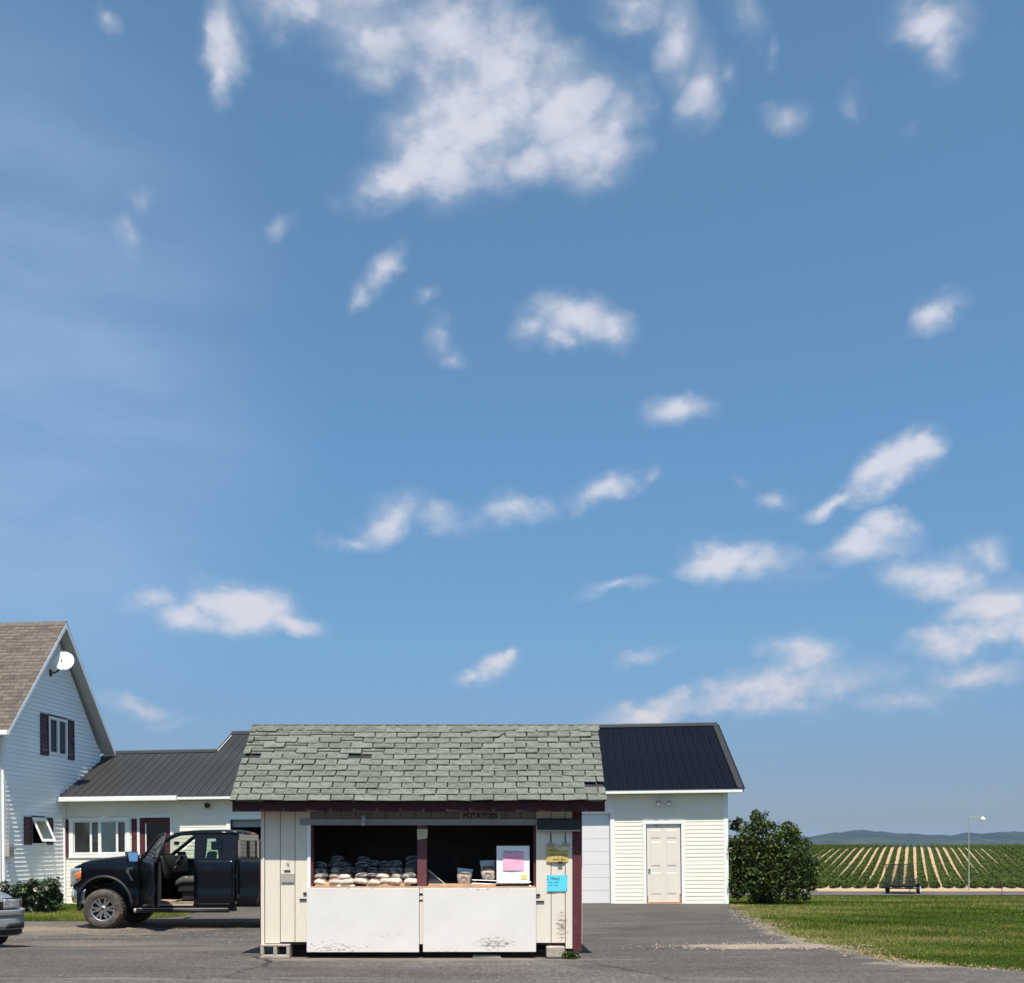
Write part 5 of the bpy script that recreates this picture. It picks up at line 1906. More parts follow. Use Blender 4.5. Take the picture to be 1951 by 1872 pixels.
def make_wheel(y_out, sgn, name='wheel'):
    """wheel centred on its axle; outer face towards sgn * -y"""
    w = bpy.data.objects.new(name, None)
    COL.objects.link(w)
    w.parent = tk
    pr = [(.225, -.0), (.255, -.018), (.30, -.028), (.355, -.022), (.385, .0), (.398, .03), (.40, .08), (.40, .20), (.39, .255), (.355, .28), (.24, .28)]
    b = MB().lathe([(r, h * sgn) for r, h in pr], 'y', (0, 0, 0), 40)
    nb = 34
    for k in range(nb):
        t = 2 * math.pi * k / nb
        for (h0, h1, off) in ((.02, .12, 0), (.16, .265, .5)):
            t0, t1 = t + off * 2 * math.pi / nb, t + (off + .62) * 2 * math.pi / nb
            pts_ = []
            for rr in (.393, .409):
                for (tt, hh) in ((t0, h0), (t1, h0), (t1, h1), (t0, h1)):
                    pts_.append((rr * math.cos(tt), hh * sgn, rr * math.sin(tt)))
            b.hexa(pts_)
    b.build('tyre', M['tyre'], w)
    rm = MB().lathe([(.236, -.004 * sgn), (.236, .02 * sgn), (.215, .03 * sgn), (.205, .16 * sgn), (.001, .17 * sgn)], 'y', (0, 0, 0), 36).build('rim', M['alloydark'], w, True)
    sp = MB().lathe([(.243, -.006 * sgn), (.243, .010 * sgn), (.222, .016 * sgn), (.220, .0 * sgn), (.236, -.008 * sgn)], 'y', (0, 0, 0), 36)
    for k in range(6):
        t = 2 * math.pi * (k + .5) / 6
        for dt in (-.20, .20):
            c0, c1 = Vector((math.cos(t + dt * .5), 0, math.sin(t + dt * .5))), Vector((math.cos(t + dt), 0, math.sin(t + dt)))
            per = Vector((-math.sin(t + dt), 0, math.cos(t + dt)))
            p = []
            for dd in (.012 * sgn, .045 * sgn):
                p += [c0 * .055 - per * .024 + Vector((0, dd, 0)), c0 * .055 + per * .024 + Vector((0, dd, 0)), c1 * .228 + per * .018 + Vector((0, dd - .008 * sgn, 0)), c1 * .228 - per * .018 + Vector((0, dd - .008 * sgn, 0))]
            sp.hexa(p)
    sp.lathe([(.001, -.004 * sgn), (.05, -.002 * sgn), (.066, .012 * sgn), (.066, .05 * sgn)], 'y', (0, 0, 0), 16)
    sp.build('spoke', M['alloy'], w)
    MB().lathe([(.001, -.006 * sgn), (.030, -.005 * sgn), (.032, .0)], 'y', (0, 0, 0), 14).build('hub_cap', M['alloydark'], w)
    w.location = (0, y_out, .40)
    return w


for (xx, yy, s_) in ((0, -.015, 1), (0, TW_ + .015, -1), (3.72, -.015, 1), (3.72, TW_ + .015, -1)):
    w = make_wheel(yy, s_)
    w.location = (xx, yy, RAD + .0)
    w.rotation_euler = (0, R(random.uniform(0, 60)), 0)
# cabin
MB().box(.75, 2.68, .12, TW_ - .12, .50, .54).build('cabin_floor', M['mudmat'], tk)
MB().box(.75, .78, .12, TW_ - .12, .54, 1.42).build('firewall', M['trim'], tk)
MB().grid(lambda u, v: (.80 + .42 * v ** .7, .14 + (TW_ - .28) * u, 1.43 + .04 * math.sin(math.pi * v) - .42 * max(0, v - .7) / .3 * 1.0), 10, 10).build('dashboard', M['trim'], tk, True, thick=.03)


def seat(yc, par=tk):
    s = MB().grid(lambda u, v: (1.40 + .55 * u, yc + .27 * math.cos(math.pi * v), .90 + .13 * math.sin(math.pi * v) ** .4 + .02 * math.sin(math.pi * u) - .05 * abs(2 * u - 1) ** 6), 10, 12).build('seat', M['seat'], par, True, thick=.03)
    MB().hexa([(1.86, yc - .25, .98), (2.02, yc - .25, .96), (2.02, yc + .25, .96), (1.86, yc + .25, .98), (2.04, yc - .22, 1.58), (2.14, yc - .22, 1.57), (2.14, yc + .22, 1.57), (2.04, yc + .22, 1.58)]).build('backrest', M['seat'], s, bevel=.04)
    MB().box(2.08, 2.16, yc - .13, yc + .13, 1.60, 1.78).build('headrest', M['seat'], s, bevel=.03)
    MB().box(1.50, 1.90, yc - .20, yc + .20, .56, .74).box(1.43, 1.94, yc - .255, yc + .255, .74, .91).build('seat_base', M['trim'], s, bevel=.03)
    return s


seat(.52)
seat(TW_ - .52)
MB().box(1.35, 2.0, TW_ / 2 - .14, TW_ / 2 + .14, .54, 1.05).build('console', M['trim'], tk, bevel=.03)
MB().box(2.25, 2.66, .2, TW_ - .2, .80, .98).box(2.56, 2.66, .2, TW_ - .2, .98, 1.40).build('rear_bench', M['seat'], tk, bevel=.03)
b = MB()
swc, swa = Vector((1.36, .52, 1.30)), R(62)
ring = []
for k in range(25):
    t = 2 * math.pi * k / 24
    ring.append(swc + Vector((math.cos(swa) * .19 * math.cos(t), .19 * math.sin(t), math.sin(swa) * .19 * math.cos(t))))
b.tube(ring, .016, 6, caps=False)
for t in (0.0, 2.4, 3.9):
    b.tube([swc, swc + Vector((math.cos(swa) * .18 * math.cos(t), .18 * math.sin(t), math.sin(swa) * .18 * math.cos(t)))], .018, 6)
b.tube([swc, swc + Vector((-.30, 0, -.12))], [.05, .04], 8)
b.build('steering_wheel', M['trim'], tk, True)
MB().box(1.16, 1.20, TW_ / 2 - .12, TW_ / 2 + .12, 1.70, 1.78).build('rear_view_mirror', M['trim'], tk)
MB().grid(lambda u, v: (.92 + .55 * u, .14 + .20 * v + .02 * math.sin(9 * u), .56 + .02 * math.sin(7 * u + 5 * v)), 8, 4).build('floor_mat', M['mudmat'], tk, thick=.008)
MB().box(.90, 1.82, .03, .10, .47, .50).build('sill_plate', M['greybox'], tk)
rag = MB().grid(lambda u, v: (1.50 + .30 * u + .03 * math.sin(5 * v), .28 + .18 * v, 1.035 + .018 * math.sin(9 * u) * math.sin(8 * v + 1)), 8, 6).build('rag', M['paperbag'], None, True, thick=.006)
rag.parent = tk
# open front door: hinged at the front, swung out towards the viewer
dh = Vector((.745, .02, 0))
fd = bpy.data.objects.new('open_door', None)
COL.objects.link(fd)
fd.parent = tk
fd.location = dh
fd.rotation_euler = (0, 0, R(-56))
b = MB()
b.grid(lambda u, v: (.01 + 1.08 * u, yin(.47 + .935 * v) - .02, .47 + .935 * v), 8, 14)
b.build('door_skin', M['truck'], fd, True, thick=.018)
MB().grid(lambda u, v: (.03 + 1.04 * u, .085 + .02 * math.sin(3 * v), .50 + .88 * v), 6, 6).build('door_card', M['trim'], fd, thick=.05)
fpts = [(.02, .055, 1.41), (.28, .11, 1.63), (.52, .165, 1.80), (.68, .195, 1.875), (.86, .215, 1.915), (1.04, .22, 1.92)]
MB().tube(fpts, .026, 8).tube([(1.04, .22, 1.92), (1.07, .14, 1.66), (1.085, .045, 1.40)], .026, 8).tube([(.0, .05, 1.405), (1.09, .05, 1.405)], .024, 8).build('window_frame', M['trim'], fd, True)
b = MB()
b.add([(.08, .05, 1.41), (1.07, .05, 1.41), (1.05, .14, 1.66), (1.03, .215, 1.90), (.70, .195, 1.87), (.52, .165, 1.79), (.28, .11, 1.61)], [(0, 1, 2, 3, 4, 5, 6)])
b.build('pane', M['cabglass'], fd)
MB().box(.86, 1.02, -.055, -.02, 1.20, 1.235).build('door_handle', M['truck'], fd, bevel=.01)
mr = MB()
mr.hexa([(.10, -.30, 1.355), (.22, -.28, 1.355), (.22, -.10, 1.36), (.12, -.10, 1.36), (.08, -.33, 1.57), (.22, -.31, 1.57), (.22, -.09, 1.57), (.10, -.08, 1.57)])
mr.box(.12, .19, -.12, .04, 1.37, 1.42)
MBm = mr.build('side_mirror', M['truck'], fd, bevel=.02)
# the mirror glass faces back along the truck
MB().add([(.262, -.275, 1.375), (.262, -.115, 1.375), (.228, -.105, 1.555), (.228, -.30, 1.555)], [(0, 1, 2, 3)]).build('mirror_glass', M['mirror'], fd)
MB().tube([(.0, .05, .62), (.10, .09, .62)], .02, 6).tube([(.0, .05, 1.2), (.10, .09, 1.2)], .02, 6).build('hinge', M['zinc'], fd)
# far mirror
b = MB()
b.hexa([(.86, TW_ + .08, 1.36), (.96, TW_ + .08, 1.36), (.96, TW_ + .26, 1.36), (.88, TW_ + .27, 1.36), (.85, TW_ + .06, 1.56), (.97, TW_ + .06, 1.56), (.97, TW_ + .30, 1.56), (.86, TW_ + .30, 1.56)])
b.box(.88, .95, TW_ - .06, TW_ + .09, 1.38, 1.42)
b.build('side_mirror', M['truck'], tk, bevel=.02)
MB().add([(1.012, TW_ + .10, 1.375), (1.012, TW_ + .25, 1.375), (.980, TW_ + .285, 1.55), (.980, TW_ + .075, 1.55)], [(0, 1, 2, 3)]).build('mirror_glass', M['mirror'], tk)

# ------------------------------------------------------------------ silver car at the left edge (x forward, y left, z up)
CA = R(-40)
cr = thing('silver_car', 'silver sedan nosing in at the left edge of the forecourt', 'car', (0, 0, 0), (0, 0, CA))
cl_, chw = 4.45, .86
# nose corner (left front) is to stand at this place
corner = Vector((-7.60, 16.35, 0))
rotc = Matrix.Rotation(CA, 3, 'Z')
off = rotc @ Vector((cl_ / 2 - .10, chw - .10, 0))
cr.location = (corner.x - off.x, corner.y - off.y, g(corner.x, corner.y))


def carw(x):        # half width in plan
    t = (cl_ / 2 - x)
    k = min(1, max(0, t / .75))
    return chw * (.66 + .34 * math.sqrt(max(0, 1 - (1 - k) ** 2.6)))


CT = [(-2.23, .80), (-2.15, .95), (-1.7, 1.0), (-1.2, 1.02), (.75, .98), (1.2, .95), (1.7, .91), (2.0, .865), (2.14, .825), (2.20, .80), (2.225, .76)]


def cartop(x):
    return float(np.interp(x, [c[0] for c in CT], [c[1] for c in CT]))


def carsurf(x, v):
    """v from 0 at the sill (left) over the top to 1 at the sill (right)"""
    w, zt, zb = carw(x), cartop(x), .20
    a = math.pi * v
    ca, sa = math.cos(a), math.sin(a)
    y = math.copysign(abs(ca) ** .32, ca) * w
    z = zb + (zt - zb) * abs(sa) ** .55
    return Vector((x, y, z))


xs_ = list(np.linspace(-2.23, 1.4, 24)) + list(np.linspace(1.45, 2.225, 20))
b = MB()
NV = 44
vv = [0.5 - .5 * math.cos(math.pi * j / NV) for j in range(NV + 1)]
for x in xs_:
    for v in vv:
        b.v.append(tuple(carsurf(x, v)))
n = NV + 1
for i in range(len(xs_) - 1):
    for j in range(NV):
        cx = (xs_[i] + xs_[i + 1]) / 2
        p = carsurf(cx, (vv[j] + vv[j + 1]) / 2)
        if any((cx - wx) ** 2 + (p.z - .31) ** 2 < .36 ** 2 for wx in (1.35, -1.35)) and abs(p.y) > .5:
            continue
        b.f.append((i * n + j, (i + 1) * n + j, (i + 1) * n + j + 1, i * n + j + 1))
e = (len(xs_) - 1) * n
b.f.append(tuple(e + j for j in range(n)))
b.f.append(tuple(n - 1 - j for j in range(n)))
b.mi = [0] * len(b.f)
b.build('body', M['silver'], cr, True)
GT = [(-1.75, .98), (-1.15, 1.36), (-.2, 1.42), (.35, 1.36), (1.05, .96)]


def greens(u, v):
    x = -1.75 + 2.80 * u
    z1 = float(np.interp(x, [c[0] for c in GT], [c[1] for c in GT]))
    a = math.pi * v
    ca, sa = math.cos(a), math.sin(a)
    return (x, math.copysign(abs(ca) ** .5, ca) * (.76 - .16 * (z1 - .95)), .94 + (z1 - .94) * abs(sa) ** .6)


MB().grid(greens, 24, 20).build('cabin_glass', M['trim'], cr, True)
MB().grid(lambda u, v: (-1.05 + 1.35 * u, -.52 + 1.04 * v, 1.40 + .035 * math.sin(math.pi * u) + .02 * math.sin(math.pi * v)), 8, 6).build('roof', M['silver'], cr, True, thick=.03)


_pc = [Vector((x, carw(x))) for x in np.linspace(1.42, 2.225, 40)] + [Vector((2.225, y)) for y in np.linspace(carw(2.225), 0, 16)[1:]]
_pl = [0.0]
for _a, _b in zip(_pc[:-1], _pc[1:]):
    _pl.append(_pl[-1] + (_b - _a).length)


def plan(s):
    """point and outward normal of the bumper outline at arc length s from the wheel arch"""
    s = min(max(s, 0), _pl[-1])
    x = float(np.interp(s, _pl, [p.x for p in _pc]))
    y = float(np.interp(s, _pl, [p.y for p in _pc]))
    x2 = float(np.interp(s + .04, _pl, [p.x for p in _pc])) - float(np.interp(s - .04, _pl, [p.x for p in _pc]))
    y2 = float(np.interp(s + .04, _pl, [p.y for p in _pc])) - float(np.interp(s - .04, _pl, [p.y for p in _pc]))
    n_ = Vector((-y2, x2)).normalized()
    return Vector((x, y)), n_


def nose(u0, u1, z0, z1, off, nu=12, nv=5):
    """a patch over the rounded nose; arc length measured back from the centre of the grille"""
    def fn(u, v):
        p, n_ = plan(_pl[-1] - (u0 + (u1 - u0) * u))
        q = p + n_ * off
        return (q.x, q.y, z0 + (z1 - z0) * v)
    return fn


for sgn in (1, -1):
    def flip(fn, sgn=sgn):
        return lambda u, v: (fn(u, v)[0], sgn * fn(u, v)[1], fn(u, v)[2])
    MB().grid(flip(nose(.42, .79, .625, .785, .012)), 14, 4).build('headlight', M['lamp'], cr, True, thick=.012)
    MB().grid(flip(nose(.79, .90, .635, .765, .014)), 6, 4).build('turn_signal', M['amber'], cr, True, thick=.012)
    MB().grid(flip(nose(.40, .97, .787, .800, .016)), 14, 1).build('headlight_rim', M['trim'], cr, True, thick=.010)
    MB().grid(flip(nose(.0, 1.45, .52, .612, .050)), 30, 3).build('bumper', M['silver'], cr, True, thick=.03)
    MB().grid(flip(nose(.0, 1.45, .30, .52, .040)), 30, 3).build('bumper_skin', M['silverplastic'], cr, True, thick=.02)
    MB().grid(flip(nose(.45, .80, .32, .40, .052)), 10, 2).build('air_intake', M['trim'], cr, True, thick=.012)
    MB().grid(flip(nose(.0, 1.45, .22, .30, .015)), 30, 2).build('lower_lip', M['trim'], cr, True, thick=.02)
MB().box(cl_ / 2 - .02, cl_ / 2 + .04, -.36, .36, .63, .76).build('grille', M['trim'], cr, bevel=.02)
for (wx, wy) in ((1.35, .70), (1.35, -.70), (-1.35, .70), (-1.35, -.70)):
    w = bpy.data.objects.new('wheel', None)
    COL.objects.link(w)
    w.parent = cr
    w.location = (wx, wy, .31)
    s_ = 1 if wy > 0 else -1
    MB().lathe([(.19, .10 * s_), (.25, .11 * s_), (.30, .09 * s_), (.312, .06 * s_), (.312, -.06 * s_), (.29, -.10 * s_), (.19, -.10 * s_)], 'y', (0, 0, 0), 32).build('tyre', M['tyre'], w, True)
    MB().lathe([(.001, .06 * s_), (.06, .07 * s_), (.17, .06 * s_), (.195, .095 * s_)], 'y', (0, 0, 0), 28).build('rim', M['alloy'], w, True)

# ------------------------------------------------------------------ potato rows
def row_mesh(seed):
    r = np.random.default_rng(seed)
    b = MB()
    ys_ = np.arange(76.2 + r.uniform(-.3, .6), 152, .45)
    nu = 7
    for k, y in enumerate(ys_):
        t = min(1, max(0, (y - 75) / 60))
        hw = (.36 - .19 * t ** .5) * r.uniform(.85, 1.1) * ss(-.6, 2.0, k * .45)
        hh = (.40 - .10 * t) * r.uniform(.8, 1.08) * ss(-.6, 2.0, k * .45)
        cx = .405 * (y - 75) + r.normal(0, .03)
        for i in range(nu):
            a = math.pi * i / (nu - 1)
            b.v.append((cx + hw * math.cos(a) * .92, y + r.normal(0, .05), g(60, y) + .03 + (hh * .9) * math.sin(a) ** .7 * r.uniform(.85, 1.05)))
    n = len(ys_)
    b.f = [(j * nu + i, j * nu + i + 1, (j + 1) * nu + i + 1, (j + 1) * nu + i) for j in range(n - 1) for i in range(nu - 1)]
    b.mi = [0] * len(b.f)
    mound = b.mesh('canopy', M['cropmound'])
    nl = 8200
    y = 76.1 + (152 - 76.1) * r.uniform(0, 1, nl) ** 1.25
    t = np.clip((y - 75) / 60, 0, 1)
    hw = (.38 - .19 * t ** .5) * np.clip((y - 75.6) / 1.6, .2, 1) * (1 + .10 * np.sin(y * 2.1 + seed) + .08 * np.sin(y * 5.3 + seed * 2))
    hh = (.44 - .11 * t) * np.clip((y - 75.4) / 1.6, .3, 1) * (1 + .10 * np.sin(y * 3.3 + seed * 3))
    a = r.uniform(0, np.pi, nl)
    rr = r.uniform(.86, 1.08, nl)
    x = .405 * (y - 75) + np.cos(a) * hw * rr + r.normal(0, .02, nl)
    zz = np.interp(y, PY, PZ) + .04 + np.sin(a) ** .7 * hh * rr
    nr = np.stack([np.cos(a) * .7 + r.normal(0, .45, nl), r.normal(-.1, .5, nl), np.sin(a) + .3 + r.normal(0, .3, nl)], 1)
    return mound, leaves_mesh('foliage', [M['crop1'], M['crop1'], M['crop2']], np.stack([x, y, zz], 1), nr, r.uniform(.11, .22, nl), seed, aspect=.7)


variants = [row_mesh(s) for s in range(5)]
SP = .955
for k in range(45):
    s = 9.2 + k * SP
    mo, lf = variants[k % 5]
    o = thing('potato_row', 'long green row of potato plants in the field beyond the farm track', 'crop row', (s + random.gauss(0, .02), 0, 0), group='potato rows running up the field')
    m_ = link('canopy', mo, o)
    f_ = link('foliage', lf, o)

# ------------------------------------------------------------------ lawn grass
def in_lawn(x, y):
    ex = np.interp(y, EY, EX)
    return x > ex + .12


N = 210000
u = rng.uniform(0, 1, N)
y = 1 / (1 / 11.9 + (1 / 62 - 1 / 11.9) * u)
px = rng.uniform(1340, 2080, N)
x = (px - 948) * y / 1950
keep = in_lawn(x, y) & (y < 65.5) & ~((x < 6.3) & (y > 25.6))
x, y = x[keep], y[keep]
z = np.interp(y, PY, PZ) - .018
hgt = rng.uniform(.025, .060, len(x)) * (1 + .5 * np.sin(x * .7) * np.sin(y * .55)) * np.clip(y / 24, .8, 1.6)
wid = rng.uniform(.006, .013, len(x)) * np.clip(y / 14, 1, 4)
lawn = link('lawn_grass', blades_mesh('lawn_grass', [M['blade0'], M['blade1'], M['blade1'], M['blade2'], M['blade3']], np.stack([x, y, z], 1), hgt, wid, 5))
tag(lawn, 'mown green lawn grass between the forecourt and the farm track', 'grass', kind='stuff')
# dry grass and weeds along the pavement edge
n = 6500
y = rng.uniform(11.8, 26.3, n)
x = np.interp(y, EY, EX) + rng.normal(.12, .20, n)
keep = (x > np.interp(y, EY, EX) - .14) & (np.sin(y * 2.3) + np.sin(y * 5.1 + x * 3) > -.7) & (x < 40)
x, y = x[keep], y[keep]
dg_ = link('dry_grass', blades_mesh('dry_grass', [M['straw'], M['straw'], M['blade2']], np.stack([x, y, np.full(len(x), -.005)], 1), rng.uniform(.012, .042, len(x)), rng.uniform(.008, .018, len(x)), 6, 1.0))
tag(dg_, 'dry straw-coloured grass along the edge of the asphalt', 'grass', kind='stuff')
# loose gravel at the pavement edge
gm = MB()
for k in range(1320):
    if k < 800:
        x_, y_ = random.gauss(3.9, .7), random.gauss(15.2, .22)
    elif k < 1150:
        y_ = random.uniform(12.0, 24)
        x_ = float(np.interp(y_, EY, EX)) + random.gauss(-.1, .16)
    else:
        x_, y_ = random.gauss(-8, 2.2), random.gauss(20.3, 1.2)
    s_ = random.uniform(.008, .024)
    z_ = g(x_, y_) + .002
    vs = [(x_ + s_ * math.cos(t) * random.uniform(.7, 1.2), y_ + s_ * math.sin(t) * random.uniform(.7, 1.2), z_) for t in (0, 1.57, 3.14, 4.71)] + [(x_ + random.uniform(-.3, .3) * s_, y_, z_ + s_ * random.uniform(.5, .9))]
    gm.add(vs, [(0, 1, 4), (1, 2, 4), (2, 3, 4), (3, 0, 4)])
gm = gm.build('gravel', M['gravel'])
tag(gm, 'loose tan gravel scattered where asphalt meets the lawn', 'gravel', kind='stuff')

# grass strip and flower bed by the house
b = strip(22.95, 27.9, .15, lambda y: -16, lambda y: -7.3 - 1.2 * ss(24.2, 22.9, y) + .08 * math.sin(9 * y), 24, .012)
structure(b.build('house_lawn', M['grass'], None, True))
n = 26000
y = rng.uniform(22.9, 26.3, n)
x = rng.uniform(-12.6, -7.2, n)
keep = x < -7.3 - 1.2 * np.clip((24.2 - y) / 1.3, 0, 1) + .15 * np.sin(9 * y)
x, y = x[keep], y[keep]
z = np.array([g(a, c) for a, c in zip(x, y)]) + .008
gl_ = link('lawn_grass', blades_mesh('lawn_grass', [M['blade1'], M['blade2']], np.stack([x, y, z], 1), rng.uniform(.03, .075, len(x)), rng.uniform(.010, .018, len(x)), 9))
tag(gl_, 'strip of bright grass between the house shrubs and the truck', 'grass', kind='stuff')


def shrub(name, label, cat, c, lumps, nleaf, size, mats, seed, stems=7, flowers=0, group=None):
    """stems and clumps of leaves; lumps: (dx, dy, z, radius)"""
    r = np.random.default_rng(seed)
    o = thing(name, label, cat, c, group=group)
    b = MB()
    for k in range(stems):
        l = lumps[r.integers(0, len(lumps))]
        p0 = Vector((r.normal(0, .10), r.normal(0, .10), -.02))
        p2 = Vector((l[0] + r.normal(0, l[3] * .4), l[1] + r.normal(0, l[3] * .4), l[2] + r.uniform(0, .5) * l[3]))
        p1 = p0.lerp(p2, .5) + Vector((r.normal(0, .06), r.normal(0, .06), .10 * p2.z))
        th = .010 + .012 * p2.z
        b.tube([p0, p1, p2], [th, th * .65, th * .25], 5)
    b.build('trunk', M['bark'], o)
    w = np.array([l[3] ** 2 for l in lumps])
    cnt = (w / w.sum() * nleaf).astype(int)
    P_, N_, S_ = [], [], []
    for l, k in zip(lumps, cnt):
        d = r.normal(size=(k, 3))
        d /= np.linalg.norm(d, axis=1, keepdims=True)
        rad = l[3] * r.uniform(.15, 1.0, k) ** .50 * (1 + .22 * np.sin(d[:, 0] * 6 + l[0] * 9) * np.sin(d[:, 2] * 7 + l[1] * 5))
        P_.append(np.array(l[:3]) + d * rad[:, None])
        N_.append(d * .6 + r.normal(0, .55, (k, 3)) + [0, 0, .45])
        S_.append(r.uniform(.65, 1.25, k) * size)
    P_, N_, S_ = np.concatenate(P_), np.concatenate(N_), np.concatenate(S_)
    kk = P_[:, 2] > .03
    link('crown', leaves_mesh('crown', mats, P_[kk], N_[kk], S_[kk], seed, aspect=.62), o)
    for k in range(flowers):
        l = lumps[r.integers(0, len(lumps))]
        d = Vector((r.normal(0, .5), -abs(r.normal(.5, .3)), r.normal(.3, .4))).normalized()
        q = Vector(l[:3]) + d * l[3] * 1.0
        fb = MB()
        for t in np.linspace(0, 2 * math.pi, 6)[:-1]:
            fb.add([q, q + Vector((.05 * math.cos(t), -.01, .05 * math.sin(t))), q + Vector((.055 * math.cos(t + .6), -.02, .055 * math.sin(t + .6))), q + Vector((.05 * math.cos(t + 1.2), -.01, .05 * math.sin(t + 1.2)))], [(0, 1, 2, 3)])
        fb.build('flower', M['petal'], o)
    return o


# big bush by the garage corner
r = np.random.default_rng(21)
BC = Vector((7.12, 27.0, g(7, 27)))
lum = []
for (px, py, rad) in ((1402, 1575, 15), (1428, 1585, 20), (1440, 1556, 13), (1450, 1572, 20), (1470, 1600, 24), (1500, 1580, 18), (1512, 1592, 18), (1530, 1605, 16), (1420, 1615, 26), (1455, 1635, 30), (1495, 1630, 28), (1530, 1635, 22), (1545, 1655, 18), (1410, 1650, 24),
                      (1430, 1675, 28), (1470, 1672, 30), (1510, 1668, 26), (1540, 1680, 18), (1405, 1690, 20), (1440, 1704, 20), (1475, 1702, 22), (1510, 1700, 18), (1535, 1708, 10), (1480, 1718, 10), (1550, 1640, 12), (1395, 1600, 14), (1398, 1630, 16), (1438, 1548, 8), (1505, 1570, 9), (1405, 1562, 8)):
    if rad > 19:
        for q_ in range(5):
            a_ = r.uniform(0, 2 * math.pi)
            p = P(px + math.cos(a_) * rad * 1.12, py - abs(math.sin(a_)) * rad * 1.15, BC.y + r.uniform(-.7, .3))
            lum.append((p.x - BC.x, p.y - BC.y, p.z - BC.z, r.uniform(.06, .11)))
    for dy in ((-.55, .0, .55) if rad > 17 else (-.2, .3)):
        yy = BC.y + dy + r.normal(0, .08)
        p = P(px + r.normal(0, 3), py + r.normal(0, 3), yy)
        lum.append((p.x - BC.x, yy - BC.y, p.z - BC.z, rad * 27 / 1950 * r.uniform(.85, 1.1)))
shrub('bush', 'big dark green bush growing against the right corner of the garage', 'bush', BC, lum, 13500, .092, [M['bush1'], M['bush1'], M['bush2'], M['bush0']], 4, 30)
# shrubs under the house window
for k, (px, py, yy, w, h, lab, fl) in enumerate(((20, 1716, 24.3, .62, .62, 'leafy shrub half hidden by the silver car below the house wall', 0), (62, 1712, 24.5, .62, .60, 'dark flowering shrub in the middle of the bed under the house window', 3),
                                                 (98, 1712, 24.6, .55, .70, 'rose shrub at the right end of the bed by the downspout', 5), (-30, 1716, 24.0, .6, .6, 'leafy shrub at the far left end of the house bed', 1))):
    X_ = (px - 948) * yy / 1950
    lm = []
    rr_ = np.random.default_rng(50 + k)
    for q in range(11):
        lm.append((rr_.uniform(-w, w) * .8, rr_.uniform(-.25, .25), rr_.uniform(.08, h), rr_.uniform(.13, .24)))
    shrub('shrub', lab, 'shrub', Vector((X_, yy, g(X_, yy))), lm, 1900, .085, [M['rose'], M['rose'], M['bush1']], 60 + k, 10, fl)

# ------------------------------------------------------------------ trailer, yard light, post
TY = 69.0
tx = (1688 - 948) * TY / 1950
tl = thing('utility_trailer', 'small black utility trailer with mesh ramp gate parked on the farm track', 'trailer', (tx, TY, g(tx, TY) + .015), (0, 0, R(-33)))
# local: x along the rear edge, y forwards (away), z up
TWD = 1.72
b = MB()
TL = 2.6
b.box(0, TWD, 0, TL, .50, .56)
for (x0, x1, y0, y1) in ((-.03, .03, 0, TL), (TWD - .03, TWD + .03, 0, TL), (0, TWD, -.03, .03), (0, TWD, TL - .03, TL + .03)):
    b.box(x0, x1, y0, y1, .44, .60)
b.build('bed', M['iron'], tl)
b = MB()
for zz in (.78, .96):
    for xx in (0, TWD):
        b.tube([(xx, 0, zz), (xx, TL, zz)], .022, 6)
    b.tube([(0, TL, zz), (TWD, TL, zz)], .022, 6)
for xx in (0, TWD):
    for yy in (0, TL / 3, TL * 2 / 3, TL):
        b.tube([(xx, yy, .56), (xx, yy, .97)], .02, 6)
b.build('side_rail', M['iron'], tl)
gt = MB()
H0, H1 = .60, 1.98
for xx in (0.0, TWD / 2, TWD):
    gt.tube([(xx, -.03, H0), (xx, -.03, H1)], .030, 6)
for zz in (H0, H1):
    gt.tube([(0, -.03, zz), (TWD, -.03, zz)], .030, 6)
gt = gt.build('ramp_gate', M['iron'], tl)
ms = MB()
for k in range(1, 30):
    xx = TWD * k / 30
    ms.box(xx - .008, xx + .008, -.034, -.026, H0, H1)
for k in range(1, 12):
    zz = H0 + (H1 - H0) * k / 12
    ms.box(0, TWD, -.0335, -.0265, zz - .007, zz + .007)
ms.build('mesh', M['iron'], gt)
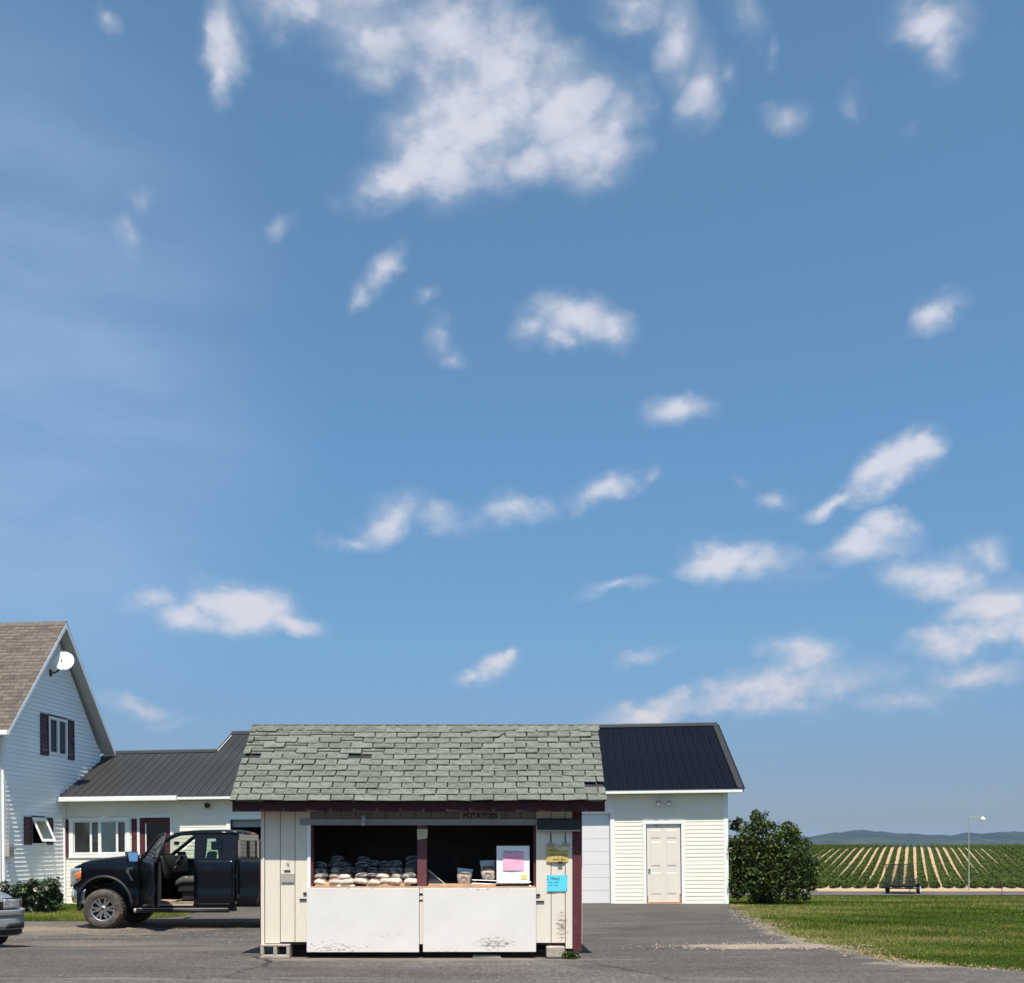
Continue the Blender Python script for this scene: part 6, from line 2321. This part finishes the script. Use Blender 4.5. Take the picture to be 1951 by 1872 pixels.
for sx in (-1, 1):
    cx_ = -.14 if sx < 0 else TWD + .14
    w = bpy.data.objects.new('wheel', None)
    COL.objects.link(w)
    w.parent = tl
    w.location = (cx_, 1.12, .33)
    MB().lathe([(.16, .10 * sx), (.24, .11 * sx), (.31, .09 * sx), (.33, .05 * sx), (.33, -.06 * sx), (.29, -.10 * sx), (.16, -.1 * sx)], 'x', (0, 0, 0), 24).build('tyre', M['trim'], w, True)
    MB().lathe([(.001, .118 * sx), (.06, .122 * sx), (.19, .105 * sx), (.225, .118 * sx)], 'x', (0, 0, 0), 20).build('rim', M['white'], w, True)
    MB().box(cx_ - .14, cx_ + .14, .72, 1.52, .70, .73).build('mud_guard', M['iron'], tl, bevel=.01)
MB().tube([(0, 1.12, .33), (TWD, 1.12, .33)], .035, 8).tube([(TWD / 2, TL, .5), (TWD / 2, TL + 1.1, .5)], .04, 6).tube([(.1, TL, .5), (TWD / 2, TL + .9, .5)], .03, 6).tube([(TWD - .1, TL, .5), (TWD / 2, TL + .9, .5)], .03, 6).tube([(TWD / 2, TL + .8, .5), (TWD / 2, TL + .8, .0)], .03, 6).build('drawbar', M['iron'], tl)
LY = 73.2
lx_ = (1846 - 948) * LY / 1950
lp = thing('yard_light', 'tall thin grey yard light pole with a side arm at the field edge', 'street lamp', (lx_, LY, g(lx_, LY)))
hp = 5.28
MB().tube([(0, 0, 0), (0, 0, hp)], [.042, .028], 8).build('pole', M['polegrey'], lp)
MB().tube([(0, 0, hp - .04), (.5, -.0, hp + .02), (.95, 0, hp - .06)], .030, 6).build('arm', M['polegrey'], lp)
MB().lathe([(.05, .10), (.07, .04), (.16, -.05), (.18, -.14), (.14, -.17), (.001, -.18)], 'z', (1.0, 0, hp - .05), 14).build('lamp_head', M['white'], lp, True)
PYY = 57.0
pp_ = P(1909, 1712, PYY)
po = MB().tube([(0, 0, -.1), (.01, 0, .75), (.0, 0, 1.0)], [.045, .042, .036], 7).build('fence_post', M['postwood'])
po.location = (pp_.x, PYY, g(pp_.x, PYY))
tag(po, 'lone short brown wooden post at the far edge of the lawn', 'post')
